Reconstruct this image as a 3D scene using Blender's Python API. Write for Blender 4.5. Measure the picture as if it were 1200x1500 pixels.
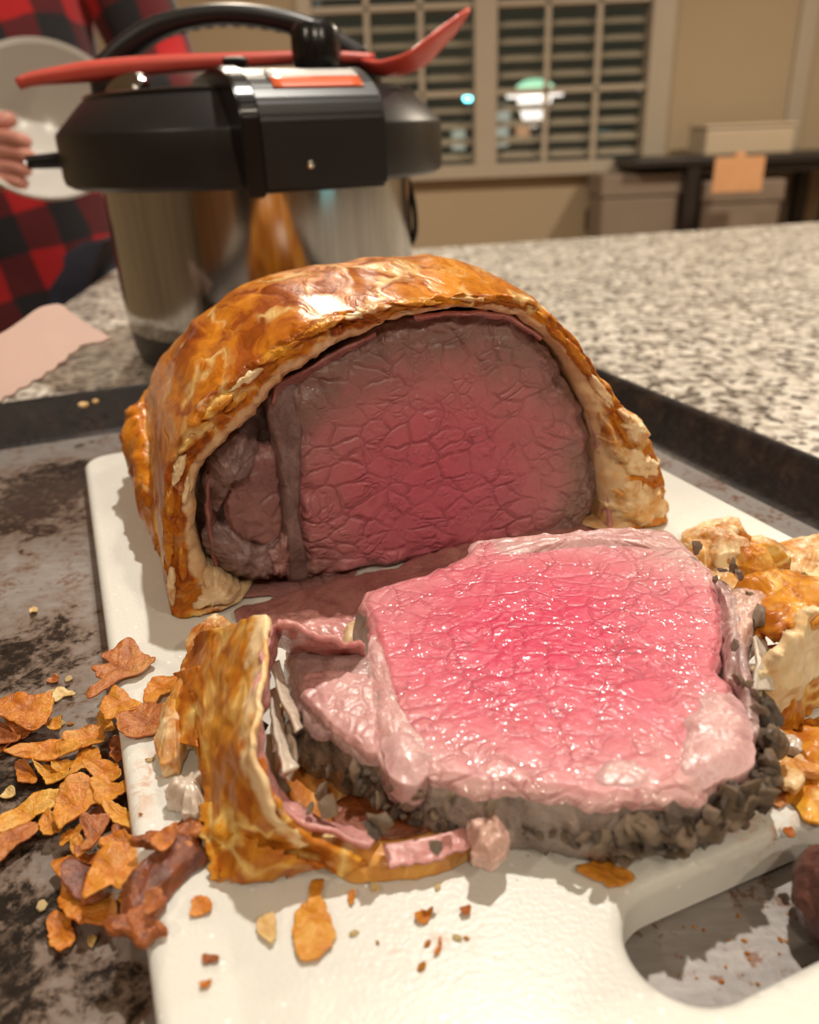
import bpy, bmesh, math, random
import numpy as np
from mathutils import Vector, Matrix
random.seed(7); rng = np.random.default_rng(7)
S = bpy.context.scene; COL = S.collection
for o in list(bpy.data.objects): bpy.data.objects.remove(o)

# ------------------------------------------------------------------ camera
FPX, TILT, ROLL, H = 1180.0, math.radians(25.4), math.radians(2.3), 0.15
Fv = np.array([0, math.cos(TILT), -math.sin(TILT)])
_U = np.array([0, math.sin(TILT), math.cos(TILT)]); _R = np.array([1., 0, 0])
Rv = math.cos(ROLL)*_R - math.sin(ROLL)*_U
Uv = math.cos(ROLL)*_U + math.sin(ROLL)*_R
CP = np.array([0, 0, H])
cam = bpy.data.cameras.new('camera'); camo = bpy.data.objects.new('camera', cam); COL.objects.link(camo)
m = Matrix.Identity(4)
for i in range(3):
    m[i][0] = Rv[i]; m[i][1] = Uv[i]; m[i][2] = -Fv[i]; m[i][3] = CP[i]
camo.matrix_world = m
cam.sensor_fit = 'HORIZONTAL'; cam.sensor_width = 36; cam.lens = 36*FPX/1200
cam.clip_start = 0.01; cam.clip_end = 60
cam.dof.use_dof = True; cam.dof.focus_distance = 0.218; cam.dof.aperture_fstop = 15
S.camera = camo

# ------------------------------------------------------------------ world, exposure, lights
w = bpy.data.worlds.new('night'); S.world = w; w.use_nodes = True
w.node_tree.nodes['Background'].inputs[0].default_value = (0.05, 0.05, 0.042, 1)
w.node_tree.nodes['Background'].inputs[1].default_value = 1.6
S.view_settings.view_transform = 'Standard'; S.view_settings.look = 'None'
S.view_settings.gamma = 1; S.view_settings.use_curve_mapping = False
S.view_settings.exposure = 0.1
CEIL = 1.53
LAMPS = [((0.20, 0.66, CEIL-.012), 24, 0.022), ((-1.3, -0.7, CEIL-.012), 9, 0.08), ((1.1, -0.9, CEIL-.012), 11, 0.08),
         ((0.1, -1.2, CEIL-.012), 11, 0.08), ((1.9, 2.6, CEIL-.012), 44, 0.08), ((-0.4, 2.6, CEIL-.012), 40, 0.08)]

# ------------------------------------------------------------------ picture measurement helpers (pixel -> point on a known plane)
def ray(x, y): return Fv + Rv*((x-600)/FPX) - Uv*((y-750)/FPX)
def at(x, y, z):
    d = ray(x, y); return CP + d*((z-H)/d[2])
def atY(x, y, Y):
    d = ray(x, y); return CP + d*(Y/d[1])
def onp(x, y, p, n):
    d = ray(x, y); return CP + d*(np.dot(p-CP, n)/np.dot(d, n))

# ------------------------------------------------------------------ noise (vectorised)
def _hash(i, k):
    i = i.astype(np.int64)
    h = (i[..., 0]*374761393 + i[..., 1]*668265263 + i[..., 2]*2147483647 + k*1274126177) & 0xffffffff
    h = ((h ^ (h >> 13))*1274126177) & 0xffffffff
    h = ((h ^ (h >> 16))*2246822519) & 0xffffffff
    return ((h ^ (h >> 15)) & 0xffffff)/float(0xffffff)
def vnoise(P, seed=0):
    P = np.asarray(P, float); i = np.floor(P); f = P-i; u = f*f*(3-2*f); r = 0
    for dx in (0, 1):
        for dy in (0, 1):
            for dz in (0, 1):
                wt = (u[..., 0] if dx else 1-u[..., 0])*(u[..., 1] if dy else 1-u[..., 1])*(u[..., 2] if dz else 1-u[..., 2])
                r = r + wt*_hash(i+np.array([dx, dy, dz]), seed)
    return r*2-1
def fbm(P, o=4, seed=0):
    P = np.asarray(P, float); r = 0; a = 1; t = 0
    for k in range(o):
        r = r + a*vnoise(P*2**k + 17.3*k, seed+k); t += a; a *= .5
    return r/t
def voro(P, seed=0):
    P = np.asarray(P, float); i = np.floor(P); f1 = np.full(P.shape[:-1], 9.); f2 = f1.copy()
    for dx in (-1, 0, 1):
        for dy in (-1, 0, 1):
            for dz in (-1, 0, 1):
                c = i+np.array([dx, dy, dz])
                q = c + np.stack([_hash(c, seed+1), _hash(c, seed+2), _hash(c, seed+3)], -1)
                d = np.sqrt(((P-q)**2).sum(-1)); n1 = np.minimum(f1, d)
                f2 = np.minimum(f2, np.maximum(f1, d)); f1 = n1
    return f1, f2-f1
def sm(a, b, x):
    t = np.clip((x-a)/(b-a), 0, 1); return t*t*(3-2*t)
def catmull(P, n, closed=True):
    P = np.asarray(P, float); N = len(P)
    if not closed: P = np.vstack([2*P[0]-P[1], P, 2*P[-1]-P[-2]])
    segs = N if closed else N-1
    out = []
    # sample by chord length
    idx = np.arange(segs)
    def pt(i, t):
        if closed: p = [P[(i+k) % N] for k in (-1, 0, 1, 2)]
        else: p = [P[i+k] for k in (0, 1, 2, 3)]
        return .5*((2*p[1]) + (p[2]-p[0])*t + (2*p[0]-5*p[1]+4*p[2]-p[3])*t*t + (3*p[1]-p[0]-3*p[2]+p[3])*t**3)
    for i in idx:
        for t in np.linspace(0, 1, 12, endpoint=False): out.append(pt(i, t))
    if not closed: out.append(P[-2])
    out = np.array(out); q = np.vstack([out, out[:1]]) if closed else out
    L = np.concatenate([[0], np.cumsum(np.linalg.norm(np.diff(q, axis=0), axis=1))])
    s = np.linspace(0, L[-1], n, endpoint=not closed)
    return np.stack([np.interp(s, L, q[:, k]) for k in range(q.shape[1])], 1)

# ------------------------------------------------------------------ object helpers
def link(name, me, mat=None, parent=None, loc=(0, 0, 0), rot=(0, 0, 0)):
    o = bpy.data.objects.new(name, me); COL.objects.link(o)
    if mat is not None and me is not None and not me.materials: me.materials.append(mat)
    if parent is not None: o.parent = parent
    o.location = loc; o.rotation_euler = rot; return o
def mk(name, V, Fc, mat, parent=None, smooth=True, attrs=None, loc=(0, 0, 0), rot=(0, 0, 0)):
    me = bpy.data.meshes.new(name); me.from_pydata([tuple(map(float, v)) for v in V], [], [tuple(map(int, f)) for f in Fc])
    if attrs:
        for k, a in attrs.items():
            at_ = me.attributes.new(k, 'FLOAT', 'POINT'); at_.data.foreach_set('value', np.asarray(a, np.float32))
    bm = bmesh.new(); bm.from_mesh(me); bmesh.ops.recalc_face_normals(bm, faces=bm.faces); bm.to_mesh(me); bm.free()
    me.polygons.foreach_set('use_smooth', [smooth]*len(me.polygons))
    return link(name, me, mat, parent, loc, rot)
def empty(name, loc=(0, 0, 0), rot=(0, 0, 0)):
    o = link(name, None, loc=loc, rot=rot); o.empty_display_size = .02; return o
def tag(o, label, cat, group=None, kind=None):
    if label: o['label'] = label
    if cat: o['category'] = cat
    if group: o['group'] = group
    if kind: o['kind'] = kind
    return o
def grid_faces(nr, nc, wrap=True, off=0):
    f = []
    for r in range(nr-1):
        for c in range(nc if wrap else nc-1):
            a = off+r*nc+c; b = off+r*nc+(c+1) % nc
            f.append((a, b, b+nc, a+nc))
    return f
def bm_obj(name, bm, mat, parent=None, smooth=False, loc=(0, 0, 0), rot=(0, 0, 0)):
    me = bpy.data.meshes.new(name); bm.to_mesh(me); bm.free()
    if smooth: me.polygons.foreach_set('use_smooth', [True]*len(me.polygons))
    return link(name, me, mat, parent, loc, rot)
def box(name, lo, hi, mat, parent=None, bev=0, seg=2, rot=None, kind=None):
    lo = np.array(lo, float); hi = np.array(hi, float); c = (lo+hi)/2; bm = bmesh.new()
    bmesh.ops.create_cube(bm, size=1)
    for v in bm.verts: v.co = Vector((v.co.x*(hi-lo)[0], v.co.y*(hi-lo)[1], v.co.z*(hi-lo)[2]))
    if bev: bmesh.ops.bevel(bm, geom=bm.edges[:], offset=bev, segments=seg, affect='EDGES', profile=.5)
    o = bm_obj(name, bm, mat, parent, smooth=False, loc=tuple(c))
    if rot: o.rotation_euler = rot
    if kind: o['kind'] = kind
    return o
def lathe(name, prof, mat, parent=None, seg=96, loc=(0, 0, 0)):
    V = []; n = len(prof)
    for r, z in prof:
        for k in range(seg):
            a = 2*math.pi*k/seg; V.append((r*math.cos(a), r*math.sin(a), z))
    f = grid_faces(n, seg)
    if prof[0][0] > 1e-6: f.append(tuple(range(seg)))
    if prof[-1][0] > 1e-6: f.append(tuple(range((n-1)*seg, n*seg)))
    o = mk(name, V, f, mat, parent, loc=loc); sharp(o); return o
def sharp(o, ang=40):
    bm = bmesh.new(); bm.from_mesh(o.data)
    for e in bm.edges:
        if len(e.link_faces) == 2 and e.calc_face_angle(0) > math.radians(ang): e.smooth = False
    bm.to_mesh(o.data); bm.free()
def frames(P):
    P = np.asarray(P, float); T = np.gradient(P, axis=0); T /= np.linalg.norm(T, axis=1)[:, None]
    up = np.array([0, 0, 1.]) if abs(T[0][2]) < .9 else np.array([1., 0, 0])
    N = []; n = up
    for t in T:
        n = n-t*np.dot(n, t); n /= np.linalg.norm(n); N.append(n)
    N = np.array(N); B = np.cross(T, N); return T, N, B
def tube(name, P, ra, rb, mat, parent=None, seg=14, n=None, square=0, smooth=True):
    P = np.asarray(P, float)
    if n: P = catmull(P, n, closed=False)
    k = len(P); ra = np.interp(np.linspace(0, 1, k), np.linspace(0, 1, len(np.atleast_1d(ra))), np.atleast_1d(ra))
    rb = np.interp(np.linspace(0, 1, k), np.linspace(0, 1, len(np.atleast_1d(rb))), np.atleast_1d(rb))
    T, N, B = frames(P); V = []
    for i in range(k):
        for j in range(seg):
            a = 2*math.pi*j/seg; c, s_ = math.cos(a), math.sin(a)
            if square:
                q = (abs(c)**square+abs(s_)**square)**(-1/square); c *= q; s_ *= q
            V.append(P[i]+B[i]*c*ra[i]+N[i]*s_*rb[i])
    f = grid_faces(k, seg); f.append(tuple(range(seg))); f.append(tuple(range((k-1)*seg, k*seg)))
    return mk(name, V, f, mat, parent, smooth)
def prism(name, poly, d, mat, parent=None, bev=0, loc=(0, 0, 0), rot=(0, 0, 0), smooth=False):
    """poly in local XZ extruded along local Y from -d/2 to d/2"""
    bm = bmesh.new(); vs = [bm.verts.new((x, -d/2, z)) for x, z in poly]; f = bm.faces.new(vs)
    r = bmesh.ops.extrude_face_region(bm, geom=[f])
    for v in [g for g in r['geom'] if isinstance(g, bmesh.types.BMVert)]: v.co.y += d
    bmesh.ops.recalc_face_normals(bm, faces=bm.faces)
    if bev: bmesh.ops.bevel(bm, geom=bm.edges[:], offset=bev, segments=3, affect='EDGES')
    o = bm_obj(name, bm, mat, parent, smooth, loc, rot)
    if smooth: sharp(o, 35)
    return o
def slab(name, outline, mat, parent, ex, ey, en, org, depth, top=None, M=200, K=40, ns=6, center=None, rnd=.15, rh=.002,
         side=None, jag=0, jagf=800, botw=1.0, raw=False, attrs=None, seed=0, pale=0.):
    """A thick piece: outline (2-D, star-shaped) in the plane org+x*ex+y*ey, front surface along en, sides going back by depth."""
    O = np.asarray(outline, float); O = O if raw else catmull(O, M)
    M = len(O); c = np.mean(O, 0) if center is None else np.asarray(center, float)
    if jag:
        d = O-c; L = np.linalg.norm(d, axis=1)[:, None]; q = np.c_[O*jagf, np.full(M, seed*3.1)]
        O = O + d/L*(fbm(q, 3, seed)[:, None]*jag)
    ex, ey, en, org = [np.asarray(a, float) for a in (ex, ey, en, org)]
    ss = np.linspace(0, 1, K+1)[1:]**.8
    P2 = [c[None, :]]+[c+(O-c)*s for s in ss]; SS = [np.zeros(1)]+[np.full(M, s) for s in ss]
    P2 = np.vstack(P2); SS = np.concatenate(SS)
    h = -rh*sm(1-rnd, 1.0, SS)**1.5
    if top is not None: h = h + top(P2, SS)
    V = [org + P2[:, :1]*ex + P2[:, 1:]*ey + h[:, None]*en]
    he = h[-M:]; dep = depth(O) if callable(depth) else np.full(M, depth)
    nrm = (O-c)/np.linalg.norm(O-c, axis=1)[:, None]
    for k in range(1, ns+1):
        t = k/ns; off = np.zeros(M) if side is None else side(O, t)
        Q = c+(O-c)*(1+(botw-1)*t)+nrm*off[:, None]; hh = he*(1-t)-dep*t
        V.append(org+Q[:, :1]*ex+Q[:, 1:]*ey+hh[:, None]*en)
    cb = c; V.append((org+cb[0]*ex+cb[1]*ey-np.mean(dep)*en)[None, :])
    V = np.vstack(V); f = [(0, 1+j, 1+(j+1) % M) for j in range(M)] + grid_faces(K+ns, M, off=1)
    last = len(V)-1; b = 1+(K+ns-1)*M
    f += [(last, b+(j+1) % M, b+j) for j in range(M)]
    at_ = {'rim': np.concatenate([SS, np.ones(ns*M), [1]])}
    at_['side'] = np.concatenate([sm(.985, 1, SS)*0, np.repeat(np.linspace(1/ns, 1, ns), M), [1]])
    at_['pale'] = np.full(len(V), pale)
    return mk(name, V, f, mat, parent, attrs=at_)

# ------------------------------------------------------------------ material helpers
def nmat(name):
    mt = bpy.data.materials.new(name); mt.use_nodes = True; nt = mt.node_tree
    return mt, nt, nt.nodes['Principled BSDF']
class G:
    def __init__(s, nt): s.nt = nt
    def n(s, t, **k):
        nd = s.nt.nodes.new(t)
        for a, v in k.items(): setattr(nd, a, v)
        return nd
    def L(s, a, b): s.nt.links.new(a, b)
    def set(s, sock, v):
        if hasattr(v, 'is_linked') or isinstance(v, bpy.types.NodeSocket): s.L(v, sock)
        else: sock.default_value = v
    def coord(s, kind='Object', scale=(1, 1, 1), rot=(0, 0, 0), loc=(0, 0, 0)):
        tc = s.n('ShaderNodeTexCoord'); mp = s.n('ShaderNodeMapping')
        mp.inputs['Scale'].default_value = scale; mp.inputs['Rotation'].default_value = rot; mp.inputs['Location'].default_value = loc
        s.L(tc.outputs[kind], mp.inputs[0]); return mp.outputs[0]
    def noise(s, v, sc, det=4, rough=.5, dist=0, out=0):
        nd = s.n('ShaderNodeTexNoise'); s.L(v, nd.inputs['Vector']); nd.inputs['Scale'].default_value = sc
        nd.inputs['Detail'].default_value = det; nd.inputs['Roughness'].default_value = rough; nd.inputs['Distortion'].default_value = dist
        return nd.outputs[out]
    def voro(s, v, sc, feat='DISTANCE_TO_EDGE', out='Distance', rand=1):
        nd = s.n('ShaderNodeTexVoronoi', feature=feat); s.L(v, nd.inputs['Vector']); nd.inputs['Scale'].default_value = sc
        nd.inputs['Randomness'].default_value = rand; return nd.outputs[out]
    def ramp(s, f, pts, interp='LINEAR'):
        nd = s.n('ShaderNodeValToRGB'); s.L(f, nd.inputs[0]); cr = nd.color_ramp; cr.interpolation = interp
        while len(cr.elements) > len(pts): cr.elements.remove(cr.elements[-1])
        while len(cr.elements) < len(pts): cr.elements.new(1)
        for e, (p, c) in zip(cr.elements, pts):
            e.position = p; e.color = c if len(c) == 4 else (*c, 1)
        return nd.outputs[0]
    def mr(s, f, a, b, c=0, d=1):
        nd = s.n('ShaderNodeMapRange'); s.L(f, nd.inputs[0])
        for i, v in enumerate((a, b, c, d)): nd.inputs[i+1].default_value = v
        return nd.outputs[0]
    def mrs(s, f, a, b):
        nd = s.n('ShaderNodeMapRange', interpolation_type='SMOOTHERSTEP'); s.L(f, nd.inputs[0]); nd.inputs[1].default_value = a; nd.inputs[2].default_value = b; return nd.outputs[0]
    def math(s, op, a, b=None):
        nd = s.n('ShaderNodeMath', operation=op); s.set(nd.inputs[0], a)
        if b is not None: s.set(nd.inputs[1], b)
        return nd.outputs[0]
    def mix(s, f, a, b, blend='MIX'):
        nd = s.n('ShaderNodeMix', data_type='RGBA', blend_type=blend)
        s.set(nd.inputs[0], f)
        for i, v in ((6, a), (7, b)):
            s.set(nd.inputs[i], v if not isinstance(v, tuple) or len(v) == 4 else (*v, 1))
        return nd.outputs[2]
    def warp(s, v, sc, amt):
        nz = s.noise(v, sc, 3, out=1); a = s.n('ShaderNodeVectorMath', operation='SUBTRACT'); s.L(nz, a.inputs[0]); a.inputs[1].default_value = (.5, .5, .5)
        b = s.n('ShaderNodeVectorMath', operation='SCALE'); s.L(a.outputs[0], b.inputs[0]); b.inputs['Scale'].default_value = amt
        c = s.n('ShaderNodeVectorMath', operation='ADD'); s.L(v, c.inputs[0]); s.L(b.outputs[0], c.inputs[1]); return c.outputs[0]
    def bump(s, h, dist, strength=1, prev=None):
        nd = s.n('ShaderNodeBump'); s.L(h, nd.inputs['Height']); nd.inputs['Distance'].default_value = dist; nd.inputs['Strength'].default_value = strength
        if prev is not None: s.L(prev, nd.inputs['Normal'])
        return nd.outputs[0]
    def attr(s, name):
        nd = s.n('ShaderNodeAttribute'); nd.attribute_name = name; return nd.outputs['Fac']
    def sep(s, v):
        nd = s.n('ShaderNodeSeparateXYZ'); s.L(v, nd.inputs[0]); return nd.outputs
    def blob(s, v, c, r, sq=(1, 1, 1)):
        """distance from point c measured in radii r (vector r)"""
        a = s.n('ShaderNodeVectorMath', operation='SUBTRACT'); s.L(v, a.inputs[0]); a.inputs[1].default_value = c
        b = s.n('ShaderNodeVectorMath', operation='DIVIDE'); s.L(a.outputs[0], b.inputs[0]); b.inputs[1].default_value = r
        l = s.n('ShaderNodeVectorMath', operation='LENGTH'); s.L(b.outputs[0], l.inputs[0]); return l.outputs['Value']
def plain(name, col, rough=.5, metal=0, var=.12, sc=60, bump=0, coat=0, spec=.5, sss=0, emit=None):
    mt, nt, b = nmat(name); g = G(nt); v = g.coord()
    n = g.noise(v, sc, 4)
    g.L(g.mix(n, tuple(c*(1-var) for c in col), tuple(min(1, c*(1+var)) for c in col)), b.inputs['Base Color'])
    b.inputs['Roughness'].default_value = rough; b.inputs['Metallic'].default_value = metal
    b.inputs['Coat Weight'].default_value = coat; b.inputs['Specular IOR Level'].default_value = spec
    if sss: b.inputs['Subsurface Weight'].default_value = sss; b.inputs['Subsurface Radius'].default_value = (.003, .0015, .001); b.inputs['Subsurface Scale'].default_value = 1
    if bump: g.L(g.bump(n, bump), b.inputs['Normal'])
    if emit: b.inputs['Emission Color'].default_value = (*emit[0], 1); b.inputs['Emission Strength'].default_value = emit[1]
    return mt

IX, IY, IZ = (1, 0, 0), (0, 1, 0), (0, 0, 1)
ZB = .0155      # board top
ZT = .003       # tray floor
YAW = math.radians(21.5); BU = np.array([math.cos(YAW), math.sin(YAW), 0]); BV = np.array([-math.sin(YAW), math.cos(YAW), 0])
M = {}
# wall paint
M['wall'] = plain('wall_paint', (.40, .315, .205), .85, sc=3, var=.05)
M['ceiling'] = plain('ceiling_paint', (.75, .70, .6), .9, sc=3, var=.03)
M['floor'] = plain('floor_wood', (.22, .13, .07), .5, sc=6, var=.3)
M['trim'] = plain('painted_trim', (.42, .36, .28), .5, sc=10, var=.05)
M['slat'] = plain('blind_slat', (.42, .37, .28), .5, sc=10, var=.08)
M['black_wood'] = plain('black_stained_wood', (.022, .017, .015), .45, sc=20, var=.3)
M['cardboard'] = plain('orange_board', (.62, .33, .16), .8, sc=20)
M['bin'] = plain('storage_bin', (.22, .17, .13), .6, sc=8)
M['pale_bin'] = plain('pale_plastic', (.50, .41, .30), .5, sc=8, var=.05)
M['cabinet'] = plain('cabinet_wood', (.36, .17, .07), .45, sc=12, var=.3)
M['fridge'] = plain('fridge_steel', (.05, .05, .055), .35, metal=.8, sc=5)
M['black_plastic'] = plain('black_plastic', (.013, .012, .013), .38, sc=200, var=.1)
M['black_gloss'] = plain('black_gloss_plastic', (.010, .009, .010), .22, sc=200, var=.1)
M['coral'] = plain('coral_silicone', (.62, .085, .06), .38, sc=80, var=.1, sss=.1)
M['white_ceramic'] = plain('white_ceramic', (.60, .57, .52), .2, sc=20, var=.03)
M['skin'] = plain('skin', (.55, .235, .175), .5, sc=60, var=.12, sss=.1)
M['hair'] = plain('brown_hair', (.05, .025, .012), .5, sc=100, var=.4)
M['jeans'] = plain('dark_jeans', (.02, .022, .035), .8, sc=100, var=.3)
M['sticker_white'] = plain('white_sticker', (.75, .72, .68), .3, sc=50, var=.04)
M['sticker_orange'] = plain('orange_sticker', (.75, .14, .05), .3, sc=50, var=.06)
M['knife'] = plain('pale_pink_plastic', (.62, .43, .36), .5, sc=40, var=.08, sss=.1)
M['lamp_glow'] = plain('lamp_glow', (1, .9, .7), .5, emit=((1, .82, .58), 12))
M['lamp_ring'] = plain('lamp_ring', (.8, .78, .74), .5)

def granite():
    mt, nt, b = nmat('speckled_granite'); g = G(nt); v = g.warp(g.coord(), 60, .01)
    c1 = g.voro(v, 185, 'F1', 'Color'); n0 = g.noise(v, 26, 4, .6); n1 = g.noise(v, 135, 3, .65)
    sx = g.sep(c1)[0]
    base = g.ramp(g.math('ADD', g.math('MULTIPLY', sx, .45), g.math('MULTIPLY', n1, .62)),
                  [(.24, (.035, .028, .024)), (.38, (.15, .125, .105)), (.47, (.40, .35, .29)), (.58, (.60, .54, .46)), (.8, (.80, .75, .66))])
    dark = g.mr(n0, .35, .62, .78, 1.06)
    col = g.mix(1.0, base, dark, 'MULTIPLY')
    g.L(col, b.inputs['Base Color']); b.inputs['Roughness'].default_value = .28
    g.L(g.mr(n1, .3, .7, .22, .42), b.inputs['Roughness'])
    return mt
M['granite'] = granite()

def tray_mat():
    mt, nt, b = nmat('stained_steel_tray'); g = G(nt); v = g.coord()
    big = g.noise(v, 17, 6, .62, .6); mid = g.noise(v, 85, 6, .68, .8); fine = g.noise(v, 420, 5, .7)
    # baked-on grease mask: where the tray is heavily used (left side and under rim)
    ms = []
    for px_, py_, rx, ry in [(50, 740, .05, .06), (110, 700, .045, .03), (30, 960, .022, .035), (15, 1150, .03, .02), (10, 1420, .02, .03), (120, 1450, .018, .012), (60, 1330, .02, .012), (60, 1200, .03, .02)]:
        p = at(px_, py_, ZT); ms.append(g.blob(v, (float(p[0]), float(p[1]), ZT), (rx, ry, .2)))
    def inv(d, a=1.5): return g.mr(d, .1, a, .30, 0)
    m0 = inv(ms[0])
    for d_ in ms[1:]: m0 = g.math('MAXIMUM', m0, inv(d_))
    k = g.math('ADD', g.math('ADD', g.math('MULTIPLY', big, .55), g.math('MULTIPLY', mid, .6)), m0)
    black = g.mr(g.math('ADD', k, g.math('MULTIPLY', g.math('SUBTRACT', fine, .5), .35)), .75, .83)
    brown = g.mr(g.math('ADD', k, g.math('MULTIPLY', fine, .25)), .70, .90)
    steel = g.ramp(g.noise(g.coord(scale=(1, 5, 1), rot=(0, 0, .6)), 160, 4), [(.3, (.235, .21, .195)), (.7, (.30, .27, .25))])
    spots = g.mr(g.math('MULTIPLY', fine, mid), .285, .34)
    c = g.mix(spots, steel, (.16, .075, .045)); c = g.mix(g.math('MULTIPLY', brown, .85), c, (.14, .085, .055)); 
    bl = g.ramp(g.noise(v, 260, 4, .65, .5), [(.35, (.010, .008, .007)), (.55, (.022, .016, .013)), (.68, (.085, .06, .045))])
    c = g.mix(black, c, bl)
    g.L(c, b.inputs['Base Color'])
    g.L(g.mr(black, 0, 1, .48, .25), b.inputs['Roughness']); g.L(g.mr(brown, 0, 1, .25, 0), b.inputs['Metallic'])
    g.L(g.bump(g.math('ADD', g.math('MULTIPLY', k, .8), g.math('MULTIPLY', fine, .2)), .0008, .5), b.inputs['Normal'])
    return mt
M['tray'] = tray_mat()
def traywall_mat():
    mt, nt, b = nmat('blackened_tray_wall'); g = G(nt); v = g.coord()
    n = g.noise(v, 60, 6, .65, .5); f = g.noise(v, 300, 4, .6)
    g.L(g.ramp(n, [(.3, (.011, .010, .010)), (.55, (.022, .016, .014)), (.8, (.06, .038, .026))]), b.inputs['Base Color'])
    b.inputs['Specular IOR Level'].default_value = .25; g.L(g.mr(f, .3, .7, .3, .5), b.inputs['Roughness']); g.L(g.bump(f, .0006, .5), b.inputs['Normal']); b.inputs['Metallic'].default_value = .2
    return mt
M['tray_wall'] = traywall_mat()
def board_mat():
    mt, nt, b = nmat('white_speckled_board'); g = G(nt); v = g.coord()
    w1 = g.voro(v, 330, 'F1', 'Distance'); rnd = g.sep(g.voro(v, 330, 'F1', 'Color'))[0]
    flecks = g.math('MULTIPLY', g.mr(w1, .10, .2, 1, 0), g.mr(rnd, .62, .68))
    dk = g.math('MULTIPLY', g.mr(w1, .04, .12, 1, 0), g.mr(rnd, .05, .02))
    c = g.mix(flecks, (.72, .71, .655), (.9, .89, .86)); c = g.mix(dk, c, (.35, .31, .26))
    # grease marks that stay on the board
    n = g.noise(v, 160, 5, .7, 1.0)
    for (px_, py_, rx, ry, amt) in [(215, 1140, .006, .016, .55), (615, 1385, .010, .010, .30), (1120, 1215, .012, .008, .2), (575, 1235, .05, .012, .25), (240, 1060, .012, .007, .35), (1100, 1190, .016, .012, .35), (660, 1350, .006, .008, .4)]:
        p = at(px_, py_, ZB); d = g.blob(v, (float(p[0]), float(p[1]), ZB), (rx, ry, .01))
        mk_ = g.math('MULTIPLY', g.mr(d, .2, 1.2, 1, 0), g.mr(n, .5, .62))
        c = g.mix(g.math('MULTIPLY', mk_, amt), c, (.55, .20, .05))
    n2 = g.noise(v, 900, 3, .6)
    g.L(c, b.inputs['Base Color']); b.inputs['Roughness'].default_value = .32
    b.inputs['Subsurface Weight'].default_value = .15; b.inputs['Subsurface Radius'].default_value = (.004, .003, .002)
    g.L(g.bump(n2, .0004, .35), b.inputs['Normal']); return mt
M['board'] = board_mat()
def crust_mat(name, gold=(.70, .25, .012), brown=(.34, .075, .006), pale=(.82, .56, .22), dough=(.72, .50, .28), rough=.3):
    mt, nt, b = nmat(name); g = G(nt); v0 = g.coord(); v = g.warp(g.coord(scale=(1, .42, 1), rot=(0, .25, .5)), 45, .03)
    big = g.noise(v, 34, 5, .6, .7); mid = g.noise(v, 95, 5, .62, 1.2); fine = g.noise(v0, 600, 4, .6)
    ve = g.voro(g.warp(v, 60, .025), 36, 'DISTANCE_TO_EDGE'); ve2 = g.voro(g.warp(v, 110, .02), 75, 'DISTANCE_TO_EDGE')
    k = g.math('ADD', g.math('MULTIPLY', big, .6), g.math('MULTIPLY', mid, .4))
    c = g.ramp(k, [(.34, tuple(x*.6 for x in brown)), (.43, brown), (.50, tuple((a*.55+b_*.45) for a, b_ in zip(gold, brown))), (.57, gold), (.68, tuple((a*.7+b_*.3) for a, b_ in zip(gold, pale))), (.8, pale)])
    gate = g.mr(mid, .48, .62)
    crack = g.math('MULTIPLY', g.mr(ve, .0, .075, 1, 0), g.mr(g.noise(v0, 42, 3, .6), .46, .58))
    crack2 = g.math('MULTIPLY', g.mr(ve2, .0, .035, 1, 0), g.mr(big, .50, .62))
    c = g.mix(g.math('MULTIPLY', crack, .9), c, pale); c = g.mix(g.math('MULTIPLY', crack2, .5), c, pale)
    p = g.attr('pale')
    dn = g.noise(v0, 130, 4, .6)
    dc = g.ramp(g.math('ADD', g.math('MULTIPLY', dn, .8), g.math('MULTIPLY', fine, .2)), [(.35, tuple((a*.5+b_*.5) for a, b_ in zip(gold, dough))), (.5, dough), (.65, tuple(min(1, x*1.15) for x in dough))])
    pf = g.mr(g.math('ADD', p, g.math('MULTIPLY', g.math('SUBTRACT', dn, .5), 1.2)), .38, .62)
    c = g.mix(pf, c, dc)
    g.L(c, b.inputs['Base Color']); g.L(g.mr(mid, .3, .7, rough-.09, rough+.12), b.inputs['Roughness'])
    b.inputs['Subsurface Weight'].default_value = .18; b.inputs['Subsurface Radius'].default_value = (.004, .0018, .0006); b.inputs['Subsurface Scale'].default_value = .6
    h = g.math('ADD', g.math('ADD', g.math('MULTIPLY', k, .6), g.math('MULTIPLY', g.mr(ve, 0, .08), .12)), g.math('MULTIPLY', fine, .10))
    g.L(g.bump(h, .0020, .55), b.inputs['Normal']); b.inputs['Specular IOR Level'].default_value = .22; b.inputs['Coat Weight'].default_value = .10; b.inputs['Coat Roughness'].default_value = .16; return mt
M['crust'] = crust_mat('golden_crust')
M['crust_side'] = crust_mat('golden_crust_slice', gold=(.74, .34, .030), brown=(.42, .115, .010), pale=(.86, .60, .20), dough=(.80, .58, .33), rough=.34)
M['crust_pale'] = crust_mat('pale_puff_pastry', gold=(.72, .36, .085), brown=(.48, .16, .028), pale=(.85, .66, .36), dough=(.80, .62, .37), rough=.36)

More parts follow.
